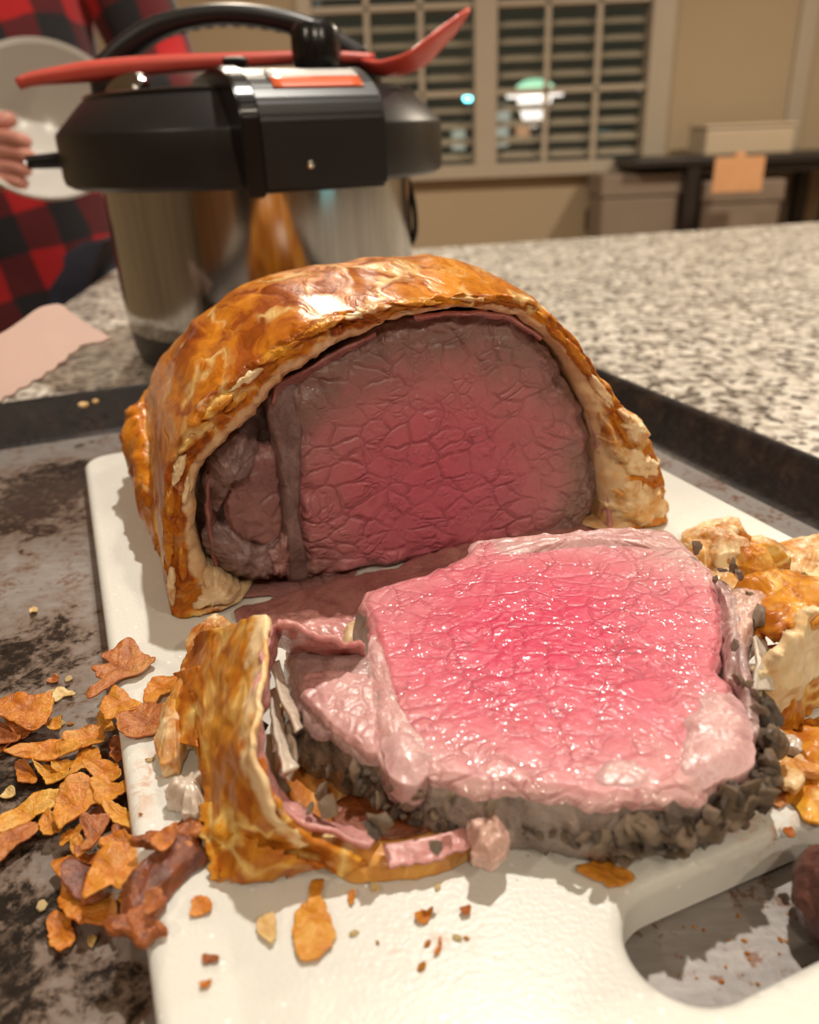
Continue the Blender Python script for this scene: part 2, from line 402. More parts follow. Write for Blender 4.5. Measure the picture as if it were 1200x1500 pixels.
def meat_mat(name, core, mid, outer, cc, cr, big=150., crackcol=(.16, .03, .035), rough=.3, wet=.5, bumpd=.0025, crackamt=.8, stops=(.12, .5, .78, 1.02), glint=.4):
    mt, nt, b = nmat(name); g = G(nt); v0 = g.coord(); v = g.warp(v0, 120, .004)
    d = g.math('ADD', g.blob(v0, cc, cr), g.math('MULTIPLY', g.math('SUBTRACT', g.noise(v0, 60, 5, .6), .5), .5))
    d = g.math('MULTIPLY', d, .7); stops = [x*.7 for x in stops]
    base = g.ramp(d, [(stops[0], core), (stops[1], tuple(a*.6+b_*.4 for a, b_ in zip(core, mid))), (stops[2], mid), (stops[3], outer)])
    vv = g.warp(g.warp(v0, 40, .012), 170, .0016)
    mp = g.n('ShaderNodeMapping'); mp.inputs['Scale'].default_value = (.8, 1.1, 1.1); g.L(vv, mp.inputs[0]); vv = mp.outputs[0]
    v1 = g.voro(vv, big, 'DISTANCE_TO_EDGE'); v2 = g.voro(g.warp(vv, 200, .002), big*2.1, 'DISTANCE_TO_EDGE')
    gate = g.mr(g.noise(v0, 75, 3, .6), .38, .62, .12, 1); gate2 = g.mr(g.noise(v0, 130, 3, .6), .45, .62, 0, 1)
    k1 = g.math('MULTIPLY', g.mr(v1, .0, .05, 1, 0), gate); k2 = g.math('MULTIPLY', g.mr(v2, .0, .06, 1, 0), gate2)
    fib = g.noise(v, 800, 3, .6)
    c = g.mix(g.math('MULTIPLY', k1, crackamt), base, g.mix(.75, base, crackcol)); c = g.mix(g.math('MULTIPLY', k2, crackamt*.55), c, g.mix(.6, base, crackcol))
    c = g.mix(g.mr(fib, .5, .75, 0, .16), c, tuple(min(1, x*1.2+.05) for x in mid))
    rf = g.attr('rim'); c = g.mix(g.mr(rf, .95, 1, 0, .3), c, outer)
    g.L(c, b.inputs['Base Color'])
    g.L(g.mr(fib, .3, .7, rough-.06, rough+.12), b.inputs['Roughness'])
    b.inputs['Specular IOR Level'].default_value = wet
    b.inputs['Subsurface Weight'].default_value = .25; b.inputs['Subsurface Radius'].default_value = (.004, .0012, .001); b.inputs['Subsurface Scale'].default_value = .6
    h = g.math('ADD', g.math('ADD', g.math('MULTIPLY', g.mrs(v1, 0, .16), gate), g.math('MULTIPLY', g.math('MULTIPLY', g.mrs(v2, 0, .2), gate2), .6)), g.math('MULTIPLY', fib, .10))
    nb = g.bump(h, bumpd, .7); g.L(nb, b.inputs['Normal'])
    # wet film: small beads of juice
    g.L(g.math('MULTIPLY', g.mr(g.noise(v0, 110, 3, .6), .44, .55), glint), b.inputs['Coat Weight']); b.inputs['Coat Roughness'].default_value = .09
    g.L(g.bump(g.noise(v0, 520, 1, .5), .0006, 1, nb), b.inputs['Coat Normal']); return mt
def fat_mat(name, a, b_, sc=90, rough=.28, bump=.003, sss=.3, coat=.4):
    mt, nt, b = nmat(name); g = G(nt); v = g.coord(); n = g.noise(v, sc, 5, .62, .6); f = g.noise(v, 900, 4, .6); f2 = g.noise(v, 2400, 2)
    g.L(g.ramp(g.math('ADD', g.math('MULTIPLY', n, .8), g.math('MULTIPLY', f, .2)), [(.33, a), (.66, b_)]), b.inputs['Base Color'])
    g.L(g.mr(f, .3, .7, rough-.1, rough+.15), b.inputs['Roughness'])
    b.inputs['Subsurface Weight'].default_value = sss; b.inputs['Subsurface Radius'].default_value = (.004, .0018, .0012); b.inputs['Subsurface Scale'].default_value = .6
    h = g.math('ADD', g.math('MULTIPLY', n, .7), g.math('ADD', g.math('MULTIPLY', f, .25), g.math('MULTIPLY', f2, .1)))
    nb = g.bump(h, bump*.4, .7); g.L(nb, b.inputs['Normal'])
    b.inputs['Coat Weight'].default_value = coat; b.inputs['Coat Roughness'].default_value = .08; g.L(g.bump(g.noise(v, 800, 1), .00042, 1, nb), b.inputs['Coat Normal']); return mt
M['duxelles'] = fat_mat('dark_mushroom_paste', (.045, .028, .025), (.17, .105, .09), 140, .35, .004, .05)
M['grey_meat'] = fat_mat('grey_brown_cooked_meat', (.13, .075, .07), (.30, .185, .17), 160, .36, .003, .1)
M['sinew'] = fat_mat('grey_pink_sinew', (.30, .17, .16), (.52, .34, .32), 120, .26, .002)
M['fat'] = fat_mat('pink_white_fat', (.54, .28, .28), (.72, .47, .45), 110, .2, .002)
M['chunk'] = fat_mat('brown_pink_muscle', (.20, .085, .08), (.34, .165, .15), 110, .36, .0025, .15)
M['strip'] = fat_mat('pink_muscle_strip', (.52, .26, .25), (.70, .42, .40), 130, .26, .002)
M['ham'] = fat_mat('pink_cured_ham', (.50, .19, .18), (.70, .36, .33), 70, .28, .0015)
M['ham_dark'] = fat_mat('dark_cured_ham', (.20, .06, .055), (.42, .19, .17), 90, .3, .0015)
M['onion'] = fat_mat('translucent_onion', (.55, .45, .36), (.75, .66, .56), 60, .18, .001, .4)
M['dough'] = fat_mat('pale_dough', (.60, .38, .18), (.82, .64, .41), 120, .32, .003, .3)
M['mush'] = fat_mat('chopped_mushroom', (.06, .044, .034), (.27, .195, .14), 260, .2, .003, .05, .8)
M['mush_light'] = fat_mat('chopped_mushroom_light', (.20, .135, .09), (.48, .34, .22), 240, .2, .003, .1, .8)
M['mush_pink'] = fat_mat('pinkish_shallot', (.48, .27, .21), (.68, .44, .36), 140, .2, .002)
M['drip'] = fat_mat('sticky_brown_drippings', (.05, .009, .005), (.33, .085, .016), 90, .15, .007, .1, .6)
M['seared'] = fat_mat('dark_seared_crust', (.035, .012, .010), (.15, .05, .035), 160, .35, .004, .05)
def flake_mat(name, a, b_, c, rough=.32):
    mt, nt, b = nmat(name); g = G(nt); v = g.coord(loc=(3, 1, 7)); oi = g.n('ShaderNodeObjectInfo')
    n = g.noise(g.warp(v, 80, .02), 75, 5, .62, .8); f = g.noise(v, 700, 4, .6)
    k = g.math('ADD', g.math('ADD', g.math('MULTIPLY', n, .75), g.math('MULTIPLY', f, .2)), g.math('MULTIPLY', g.math('SUBTRACT', oi.outputs['Random'], .5), .16))
    g.L(g.ramp(k, [(.30, a), (.47, b_), (.66, c)]), b.inputs['Base Color']); g.L(g.mr(n, .3, .7, rough-.08, rough+.12), b.inputs['Roughness'])
    b.inputs['Subsurface Weight'].default_value = .2; b.inputs['Subsurface Radius'].default_value = (.004, .0016, .0005); b.inputs['Subsurface Scale'].default_value = .5
    h = g.math('ADD', g.math('MULTIPLY', n, .8), g.math('MULTIPLY', f, .25)); g.L(g.bump(h, .004, .6), b.inputs['Normal']); return mt
M['fl_orange'] = flake_mat('orange_pastry_flake', (.30, .068, .006), (.56, .18, .016), (.74, .34, .06))
M['fl_gold'] = flake_mat('golden_pastry_flake', (.48, .15, .012), (.66, .27, .028), (.80, .46, .11))
M['fl_brown'] = flake_mat('brown_pastry_flake', (.16, .036, .007), (.40, .115, .022), (.60, .27, .09))
M['fl_pale'] = flake_mat('pale_pastry_flake', (.62, .36, .12), (.78, .54, .24), (.86, .70, .42))
def steel():
    mt, nt, b = nmat('brushed_steel'); g = G(nt); v = g.coord(scale=(1, 1, .04)); n = g.noise(v, 300, 3)
    g.L(g.ramp(n, [(.3, (.36, .345, .33)), (.7, (.46, .445, .42))]), b.inputs['Base Color']); b.inputs['Metallic'].default_value = 1
    b.inputs['Roughness'].default_value = .13; g.L(g.bump(n, .0004, .15), b.inputs['Normal']); return mt
M['steel'] = steel()
def plaid():
    mt, nt, b = nmat('buffalo_plaid_flannel'); g = G(nt); v = g.warp(g.coord(rot=(.15, .3, .2)), 6, .03); s = g.sep(v)
    def st(x): return g.mr(g.math('SINE', g.math('MULTIPLY', x, 2*math.pi/.105)), -.12, .12)
    a = st(g.math('ADD', s[0], g.math('MULTIPLY', s[1], .6))); c = st(s[2])
    one = g.math('MAXIMUM', a, c); both = g.math('MULTIPLY', a, c)
    col = g.mix(one, (.45, .008, .010), (.10, .006, .008)); col = g.mix(both, col, (.012, .010, .012))
    g.L(col, b.inputs['Base Color']); b.inputs['Roughness'].default_value = .9; b.inputs['Sheen Weight'].default_value = .15
    g.L(g.bump(g.noise(v, 400, 2), .001, .5), b.inputs['Normal']); return mt
M['plaid'] = plaid()
def glass():
    mt, nt, b = nmat('window_glass'); g = G(nt)
    b.inputs['Base Color'].default_value = (.9, .95, .93, 1); b.inputs['Roughness'].default_value = .02
    b.inputs['Transmission Weight'].default_value = 1; b.inputs['IOR'].default_value = 1.45; return mt
M['glass'] = glass()
M['night_ground'] = plain('night_asphalt', (.05, .05, .05), .9)
M['night_wall'] = plain('night_building', (.5, .46, .38), .9)
M['glow_cyan'] = plain('cyan_lamp_glow', (.2, .8, .9), .5, emit=((.18, .75, .85), 9))
M['glow_white'] = plain('white_lamp_glow', (.9, .85, .8), .5, emit=((1, .86, .78), 1.6))
M['glow_green'] = plain('green_lamp_glow', (.5, .9, .6), .5, emit=((.45, .85, .55), 1.0))
M['glow_warm'] = plain('lit_window', (.9, .5, .3), .5, emit=((1, .52, .28), .45))
M['cooler_glow'] = plain('cooler_glow', (.4, .7, .75), .3, emit=((.25, .72, .78), .9))
M['glow_pale'] = plain('lit_window_pale', (.8, .8, .7), .5, emit=((.8, .8, .66), .4))

# ================================================================== THE SETTING
YB = 4.5; X0, X1, Y0 = -2.6, 2.9, -2.6; ZF = -.92
WX0, WX1, WZ0, WZ1 = -.44, 1.375, -.045, 1.05
def st(o, label=None):
    o['kind'] = 'structure'
    if label: o['label'] = label
    return o
st(box('floor', (X0, Y0, ZF-.05), (X1, YB+.2, ZF), M['floor']))
st(box('ceiling', (X0, Y0, CEIL), (X1, YB+.2, CEIL+.05), M['ceiling']))
st(box('wall_left', (X0-.1, Y0, ZF), (X0, YB, CEIL), M['wall']))
st(box('wall_right', (X1, Y0, ZF), (X1+.1, YB, CEIL), M['wall']))
st(box('wall_front', (X0, Y0-.1, ZF), (X1, Y0, CEIL), M['wall']))
bm = bmesh.new()
def bmbox(bm, lo, hi):
    lo = np.array(lo, float); hi = np.array(hi, float); r = bmesh.ops.create_cube(bm, size=1)
    for v in r['verts']: v.co = Vector(((lo+hi)/2 + np.array(v.co)*(hi-lo)))
bmbox(bm, (X0, YB, ZF), (WX0, YB+.15, CEIL)); bmbox(bm, (WX1, YB, ZF), (X1, YB+.15, CEIL))
bmbox(bm, (WX0, YB, ZF), (WX1, YB+.15, WZ0)); bmbox(bm, (WX0, YB, WZ1), (WX1, YB+.15, CEIL))
st(bm_obj('wall_back', bm, M['wall']))
win = st(empty('window_1', (0, YB, 0)))
def wpart(name, lo, hi, mat=None): return box(name, np.array(lo)-np.array([0, YB, 0]), np.array(hi)-np.array([0, YB, 0]), mat or M['trim'], win, bev=.004)
wpart('casing', (WX0-.0, YB-.025, WZ0), (WX0+.07, YB+.14, WZ1)); wpart('casing', (WX1-.115, YB-.025, WZ0), (WX1, YB+.14, WZ1))
wpart('casing', (WX0+.07, YB-.025, WZ1-.07), (WX1-.115, YB+.14, WZ1))
wpart('sill', (WX0-.05, YB-.07, WZ0-.045), (WX1+.05, YB+.14, WZ0+.02))
wpart('mullion', (.405, YB-.03, WZ0+.02), (.515, YB+.14, WZ1-.07))
for a, b_ in ((WX0+.07, .405), (.515, WX1-.115)):
    for k in (1, 2):
        x = a+(b_-a)*k/3; wpart('muntin', (x-.014, YB+.0, WZ0+.02), (x+.014, YB+.014, WZ1-.07))
    for z in (.30, .675): wpart('muntin', (a, YB+.0, z-.014), (b_, YB+.014, z+.014))
    wpart('pane', (a, YB+.112, WZ0+.02), (b_, YB+.118, WZ1-.07), M['glass'])
for i, (a, b_) in enumerate(((WX0+.075, .40), (.52, WX1-.12))):
    bl = tag(empty('window_blind', ((a+b_)/2, YB+.062, WZ1-.08)), ('slatted blind in the left half of the dark window, behind the coral spoon', 'slatted blind in the right half of the dark window, above the bare stretch of counter')[i], 'blind', 'window blinds')
    me = None
    n = 14
    for k in range(n):
        z = WZ0+.055+k*.073 - (WZ1-.08)
        if me is None:
            o = box('slat', (-(b_-a)/2, -.032, -.0015), ((b_-a)/2, .032, .0015), M['slat'], bl, bev=.001, seg=1); me = o.data
        else: o = link('slat', me, None, bl)
        o.location = (0, 0, z); o.rotation_euler = (math.radians(24), 0, 0)
    box('head_rail', (-(b_-a)/2, -.03, -.01), ((b_-a)/2, .03, .02), M['slat'], bl, bev=.003)
st(box('baseboard_back', (X0, YB-.015, ZF), (X1, YB, ZF+.1), M['trim']))
# cased opening at the right end of the back wall
tr = st(box('trim_1', (1.975, YB-.02, ZF), (2.06, YB, 1.2), M['trim'], bev=.004))
# outside, seen through the panes
st(box('ground_outside', (-8, YB+.3, ZF-.4), (12, 22, ZF-.35), M['night_ground']))
def lamp_thing(px_, py_, Y): return atY(px_, py_, Y)
p = atY(686, 142, 9.0); t = tag(empty('street_lamp', (p[0], 9.0, ZF-.35)), 'small cyan glowing street lamp outside the left half of the window', 'lamp')  # made-up post and globe standing in for a cyan glow in the glass
tube('post', [(0, 0, 0), (0, 0, p[2]-ZF+.35-.02)], .03, .03, M['black_wood'], t, seg=10)
lathe('lamp_globe', [(.0, -.05), (.035, -.035), (.05, 0), (.035, .035), (0, .05)], M['glow_cyan'], t, seg=20, loc=(0, 0, p[2]-ZF+.35))
p = atY(783, 150, 9.0); t = tag(empty('shaded_street_lamp', (p[0], 9.0, ZF-.35)), 'white glowing lamp with a pale green cap outside the right half of the window', 'lamp')  # invented lamp form for a white and green glow in the pane
hz = p[2]-ZF+.35
tube('post', [(0, 0, 0), (0, 0, hz-.22)], .03, .03, M['black_wood'], t, seg=10)
lathe('lamp_globe', [(.03, -.22), (.11, -.16), (.16, -.02), (.17, .03), (.0, .04)], M['glow_white'], t, seg=24, loc=(0, 0, hz))
lathe('lamp_brim', [(.0, .05), (.28, .05), (.28, .075), (.16, .09)], M['glow_white'], t, seg=24, loc=(0, 0, hz))
lathe('lamp_cap', [(.17, .09), (.18, .15), (.1, .20), (0, .21)], M['glow_green'], t, seg=24, loc=(0, 0, hz))
bd = tag(empty('far_building', (2.2, 14, ZF-.35)), 'dim building with a few lit windows far outside the panes', 'building')
box('facade', (-3.2, 0, 0), (3.2, 2, 3.6), M['night_wall'], bd)
box('roof', (-3.3, -.2, 3.6), (3.3, 2.2, 3.75), M['black_wood'], bd, bev=.02)
for (qx, qy, mm) in [(738, 168, 'glow_pale'), (766, 192, 'glow_warm'), (735, 200, 'glow_pale'), (672, 205, 'glow_pale')]:
    q = atY(qx, qy, 14.0); o = box('window', (-.10, -.03, -.14), (.10, .02, .14), M[mm], bd, bev=.01); o.location = (q[0]-2.2, -.01, q[2]-ZF+.35)

# ceiling lamps: the first is the key, the others are unseen, added as fill
for i, (loc, pw, rad) in enumerate(LAMPS):
    t = tag(empty('recessed_lamp', (loc[0], loc[1], CEIL)), ['', 'recessed ceiling lamp behind the photographer, at the left', 'recessed ceiling lamp behind the photographer, at the right', 'recessed ceiling lamp behind the photographer, nearest the refrigerator', 'recessed ceiling lamp nearest the window, at the right', 'recessed ceiling lamp nearest the window, at the left'][i] if i else 'small recessed ceiling lamp above the counter behind the roast', 'lamp', 'ceiling lamps' if i else None)
    lathe('trim_ring', [(rad+.005, -.004), (rad+.03, -.006), (rad+.032, 0)], M['lamp_ring'], t, seg=32)
    ld = bpy.data.lights.new('lamp_light', 'SPOT' if i == 0 else 'AREA')
    if i == 0: ld.spot_size = math.radians(150); ld.spot_blend = .6; ld.shadow_soft_size = rad; ld.energy = pw*3.2
    else: ld.shape = 'DISK'; ld.size = rad*2; ld.energy = pw
    ld.color = (1, .86, .68) if i else (1, .94, .84)
    lo = bpy.data.objects.new('lamp_light', ld); COL.objects.link(lo); lo.parent = t; lo.location = (0, 0, -.02)

# kitchen run behind the photographer (mirrored in the steel pot)
def cabinet(x0, x1, z0, z1, label):
    t = tag(empty('kitchen_cabinet', ((x0+x1)/2, Y0+.3, z0)), label, 'cabinet', 'cabinets behind the photographer'); w_ = (x1-x0)/2
    box('body', (-w_, -.3, 0), (w_, .28, z1-z0), M['cabinet'], t)
    for s_ in (-1, 1):
        d = box('door', (s_*w_/2-w_/2+.01, .28, .02), (s_*w_/2+w_/2-.01, .30, z1-z0-.02), M['cabinet'], t, bev=.004)
        box('handle', (-s_*(w_/2-.06)-.006, .012, -.06), (-s_*(w_/2-.06)+.006, .035, .06), M['steel'], d, bev=.003)
for k, x in enumerate((-2.3, -1.4, .6, 1.5)): cabinet(x, x+.85, ZF, (0.0, .95, .0, .95)[k], ('low wooden kitchen cabinet in the corner behind the photographer, left', 'tall wooden kitchen cabinet behind the photographer, left of the refrigerator', 'low wooden kitchen cabinet behind the photographer, right of the refrigerator', 'tall wooden kitchen cabinet in the corner behind the photographer, right')[k])
dc = tag(empty('drinks_cooler', (X1-.02, -1.05, ZF)), 'drinks cooler with a pale cyan lit glass door, beside the right wall behind the photographer', 'cooler')  # invented glowing box, added to mirror a cyan streak in the steel pot
box('body', (-.45, -.40, 0), (0, .40, 1.05), M['black_plastic'], dc, bev=.01); box('lit_door', (-.47, -.34, .06), (-.452, .34, .99), M['cooler_glow'], dc, bev=.004); box('handle', (-.50, -.37, .3), (-.47, -.35, .8), M['steel'], dc, bev=.004)
fr = tag(empty('refrigerator', (0.05, Y0+.35, ZF)), 'tall steel refrigerator behind the photographer', 'refrigerator')
box('body', (-.4, -.33, 0), (.4, .3, 1.8), M['fridge'], fr, bev=.01); box('door', (-.4, .3, .62), (.4, .36, 1.8), M['fridge'], fr, bev=.01); box('drawer', (-.4, .3, .02), (.4, .36, .6), M['fridge'], fr, bev=.01)

# counter (peninsula): far edge and left end measured from the photograph
fa = np.array([-.372, 1.088]); fb = fa+np.array([math.cos(math.radians(11.2)), math.sin(math.radians(11.2))])*2.6
la = np.array([-.335, .70]); nb = np.array([-.30, -.30])
ctr = empty('kitchen_counter'); tag(ctr, 'wide speckled grey and beige granite kitchen counter under the tray and pot', 'counter')
bm = bmesh.new(); poly = [fa, fb, (2.3, -.2), nb, la]
vs = [bm.verts.new((q[0], q[1], 0)) for q in poly]; f = bm.faces.new(vs)
r = bmesh.ops.extrude_face_region(bm, geom=[f])
for v in [q for q in r['geom'] if isinstance(q, bmesh.types.BMVert)]: v.co.z = -.035
bmesh.ops.recalc_face_normals(bm, faces=bm.faces); bmesh.ops.bevel(bm, geom=bm.edges[:], offset=.004, segments=2, affect='EDGES')
bm_obj('worktop', bm, M['granite'], ctr)
bm = bmesh.new(); c0 = np.mean(np.array(poly), 0); vs = [bm.verts.new(((q[0]-c0[0])*.93+c0[0], (q[1]-c0[1])*.93+c0[1], ZF)) for q in map(np.array, poly)]; f = bm.faces.new(vs)
r = bmesh.ops.extrude_face_region(bm, geom=[f])
for v in [q for q in r['geom'] if isinstance(q, bmesh.types.BMVert)]: v.co.z = -.035
bmesh.ops.recalc_face_normals(bm, faces=bm.faces); bm_obj('base_cabinet', bm, M['cabinet'], ctr)

# side table at the right, before the back wall
YT = 4.05
p0 = atY(930, 239, YT); p1 = atY(1200, 226, YT); zt = (p0[2]+p1[2])/2+.01
tb = tag(empty('side_table', (1.7, YT+.2, ZF)), 'black wooden table with straight legs against the far wall at right', 'table')
box('table_top', (p0[0]-1.7, -.2, zt-ZF-.035), (1.05, .22, zt-ZF), M['black_wood'], tb, bev=.004)
for x in (1.395, 2.07, 2.72):
    for y in (-.16, .16): box('leg', (x-1.7-.03, y-.03, 0), (x-1.7+.03, y+.03, zt-ZF-.035), M['black_wood'], tb, bev=.004)
box('apron', (1.395-1.7, -.17, zt-ZF-.075), (1.02, -.15, zt-ZF-.035), M['black_wood'], tb)
def carton(name, px0, py0, px1, py1, Y, dep, mat, label, cat, lid=True, z0=None):
    a = atY(px0, py1, Y); b_ = atY(px1, py0, Y); zb = a[2] if z0 is None else z0
    t = tag(empty(name, ((a[0]+b_[0])/2, Y+dep/2, zb)), label, cat); w_ = abs(b_[0]-a[0])/2; h = b_[2]-zb
    box('body', (-w_, -dep/2, 0), (w_, dep/2, h*.88), M[mat], t, bev=.012)
    if lid: box('lid', (-w_-.008, -dep/2-.008, h*.88), (w_+.008, dep/2+.008, h), M[mat], t, bev=.008)
    return t
carton('storage_box', 1032, 178, 1168, 226, YT+.06, .25, 'pale_bin', 'low pale lidded box on top of the black table', 'box', z0=zt)
carton('storage_bin', 1030, 262, 1150, 330, YT-.02, .35, 'bin', 'grey brown bin under the black table, right of its front leg', 'bin', z0=ZF)
carton('floor_cabinet', 880, 252, 1000, 330, YT+.08, .3, 'bin', 'low grey brown cabinet under the window, left of the black table leg', 'cabinet', z0=ZF)
q = atY(1085, 257, YT-.25); t = tag(empty('orange_tag', (q[0], YT-.225, q[2])), 'flat orange brown card hanging over the black table edge', 'card')
box('card', (-.11, -.004, -.07), (.11, .004, .075), M['cardboard'], t, bev=.002); box('hook', (-.02, -.003, .06), (.02, .03, .095), M['cardboard'], t, bev=.002)
q = atY(870, 325, 4.44); t = tag(empty('wall_outlet', (q[0], YB-.001, q[2])), 'small dark outlet plate low on the far wall under the window', 'outlet')
box('plate', (-.035, -.01, -.05), (.035, 0, .06), M['black_wood'], t, bev=.003); box('socket', (-.018, -.014, -.02), (.018, -.01, .03), M['black_plastic'], t, bev=.002)
# ================================================================== TRAY
TX = lambda u, v, z: BU*u+BV*v+np.array([0, 0, z])
tray = empty('baking_tray'); tag(tray, 'large stained steel baking tray with black baked-on walls under the cutting board', 'tray')
U0, U1, V0, V1 = -.126, .253, -.06, .4615
def rrect(u0, u1, v0, v1, r, n=8):
    out = []
    for cx_, cy_, a0 in ((u1-r, v1-r, 0), (u0+r, v1-r, 90), (u0+r, v0+r, 180), (u1-r, v0+r, 270)):
        for k in range(n+1):
            a = math.radians(a0+90*k/n); out.append((cx_+r*math.cos(a), cy_+r*math.sin(a)))
    return out
def ringstack(name, rings, mat, parent, cap0=False, cap1=False):
    V = []; n = len(rings[0][0])
    for ring, z in rings: V += [TX(a, b_, z) for a, b_ in ring]
    f = grid_faces(len(rings), n)
    if cap0: f.append(tuple(range(n)))
    if cap1: f.append(tuple(range((len(rings)-1)*n, len(rings)*n)))
    o = mk(name, V, f, mat, parent); sharp(o, 50); return o
def R_(g_, r): return rrect(U0-g_, U1+g_, V0-g_, V1+g_, r)
ringstack('tray_floor', [(R_(.0, .012), .0006), (R_(-.001, .012), ZT-.0002), (R_(-.004, .012), ZT)], M['tray'], tray, True, True)
ringstack('tray_rim', [(R_(-.003, .012), ZT+.0001), (R_(.001, .014), ZT+.002), (R_(.006, .02), .023), (R_(.0085, .022), .0252), (R_(.0115, .024), .0245), (R_(.0125, .025), .022), (R_(.0105, .023), .0215), (R_(.008, .022), .0225), (R_(.003, .016), .0035), (R_(-.003, .012), .001)], M['tray_wall'], tray)
for px_, py_, s_ in ((1167, 752, .0032), (123, 593, .0026), (140, 588, .0018)):
    q = at(px_, py_, .0245); bm = bmesh.new(); bmesh.ops.create_icosphere(bm, subdivisions=2, radius=s_)
    for v in bm.verts: v.co *= 1+.35*float(vnoise(np.array(v.co)*400+px_, 3)); v.co.z *= .7
    if px_ > 1000: q = onp(1167, 752, TX(U1+.003, .3, .016), BU)
    o = bm_obj('bread_crumb', bm, M['fl_pale'], smooth=True, loc=tuple(q))
    tag(o, {1167: 'pale pastry crumb stuck on the black right wall of the tray', 123: 'pale crumb on the black back rim of the tray, left of the roast', 140: 'tiny crumb beside a larger one on the back rim of the tray'}[px_], 'crumb')

# ================================================================== BOARD
BU0, BU1, BV0, BV1 = -.0115, .2185, .022, .390
board = tag(empty('cutting_board'), 'white speckled plastic cutting board with a slot handle, lying in the tray', 'board')
outer = rrect(BU0, BU1, BV0, BV1, .012, 11); n = len(outer)
def off(poly, g_, c=None):
    P = np.array(poly); Q = np.roll(P, -1, 0); R0 = np.roll(P, 1, 0); t = Q-R0; L = np.linalg.norm(t, axis=1)[:, None]; t = t/np.maximum(L, 1e-9)
    nn = np.c_[t[:, 1], -t[:, 0]]; return [tuple(a) for a in P+nn*g_]
hole = rrect(.0690, .1385, .0622, .0856, .01165, 11)
# board body by rings: hole bottom -> hole top -> outer top -> outer bottom -> back
rr = .0030
prof = []
prof.append((off(hole, rr*.3), ZT+.0003)); prof.append((hole, ZT+.0015)); prof.append((hole, ZB-rr))
for k in range(1, 6):
    a = math.pi/2*k/5; prof.append((off(hole, rr*(1-math.cos(a))), ZB-rr+rr*math.sin(a)))
bmv = None
oprof = []
for k in range(5, -1, -1):
    a = math.pi/2*k/5; oprof.append((off(outer, -.0032*(1-math.cos(a))), ZB-.0032+.0032*math.sin(a)))
oprof.append((outer, ZT+.0015)); oprof.append((off(outer, -.0012), ZT+.0003))
bm = bmesh.new(); LP = []
for ring, z in prof+oprof: LP.append([bm.verts.new(TX(a, b_, z)) for a, b_ in ring])
def bridge(a, b_):
    for j in range(n): bm.faces.new((a[j], a[(j+1) % n], b_[(j+1) % n], b_[j]))
for i in range(len(prof)-1): bridge(LP[i], LP[i+1])
for i in range(len(prof), len(LP)-1): bridge(LP[i], LP[i+1])
for a, b_ in ((LP[len(prof)-1], LP[len(prof)]), (LP[-1], LP[0])):
    e = []
    for ring in (a, b_):
        for j in range(n):
            ed = bm.edges.get((ring[j], ring[(j+1) % n])); e.append(ed)
    bmesh.ops.triangle_fill(bm, use_beauty=True, edges=e)
bmesh.ops.recalc_face_normals(bm, faces=bm.faces)
o = bm_obj('board_body', bm, M['board'], board, smooth=True); sharp(o, 30)

# ================================================================== LOAF
LA = math.radians(17.0); LE = np.array([math.cos(LA), math.sin(LA), 0]); LB = np.array([-math.sin(LA), math.cos(LA), 0]); LN = -LB
A0 = at(250, 905, ZB)
def face(x, y, back=0.):
    p = onp(x, y, A0+LB*back, LN)-A0; return (float(np.dot(p, LE)), float(p[2]))
loaf = tag(empty('beef_wellington', tuple(A0), (0, 0, LA)), 'cut roast wrapped in golden pastry standing on the board, pink face to the front', 'roast')
EX, EY, EN, OR = (1, 0, 0), (0, 0, 1), (0, -1, 0), np.zeros(3)
outer_px = [(252, 905), (243, 860), (238, 800), (240, 725), (254, 660), (285, 605), (325, 560), (372, 525), (415, 492), (465, 466), (530, 449), (600, 435), (680, 428), (745, 430), (800, 455), (846, 500), (885, 555), (922, 605), (950, 640), (966, 685), (978, 766)]
inner_px = [(345, 880), (310, 850), (290, 800), (284, 755), (293, 700), (318, 655), (348, 630), (380, 598), (400, 566), (440, 538), (495, 508), (555, 478), (612, 460), (680, 453), (745, 459), (792, 488), (828, 525), (855, 575), (872, 620), (882, 680), (893, 775)]
OUT = np.array([face(*q) for q in outer_px]); INN = np.array([face(*q) for q in inner_px])
OUT[0, 1] = OUT[-1, 1] = 0.0006; OUT[:, 1] = np.maximum(OUT[:, 1], .0006)
INN[0, 1] = .0022; INN[-1, 1] = .0022
NA, NBt = 300, 80
arc_o = catmull(OUT, NA, closed=False); arc_i = catmull(INN, NA, closed=False)
def closeb(arc, z):
    arc = arc.copy(); arc[:, 1] = np.maximum(arc[:, 1], z)
    t = np.linspace(0, 1, NBt+2)[1:-1, None]; seg = arc[-1]+(arc[0]-arc[-1])*t; seg[:, 1] = np.maximum(z, seg[:, 1]); return np.vstack([arc, seg])
OC = closeb(arc_o, .0006); IC = closeb(arc_i, .0018); MA = len(OC)
ta = np.array([0, .0015, .004, .008] + list(np.linspace(.013, .150, 46)) + [.156, .161, .165, .168, .170])
tt = ta/.170
sc_h = np.interp(ta, [0, .02, .05, .08, .11, .135, .155, .165, .17], [1, 1.025, 1.04, 1.01, .90, .74, .50, .28, .05])
sc_w = np.interp(ta, [0, .02, .05, .08, .11, .135, .155, .165, .17], [1, 1.012, 1.02, 1.03, 1.05, 1.06, 1.0, .8, .3])
xc = OC[:, 0].mean()
V = []; pale = []
for k, t in enumerate(ta):
    P = np.c_[xc+(OC[:, 0]-xc)*sc_w[k], np.full(MA, t), OC[:, 1]*sc_h[k]]
    V.append(P); pale.append(np.full(MA, .30*(1-sm(.0, .004, t))))
V = np.array(V); pale = np.array(pale)
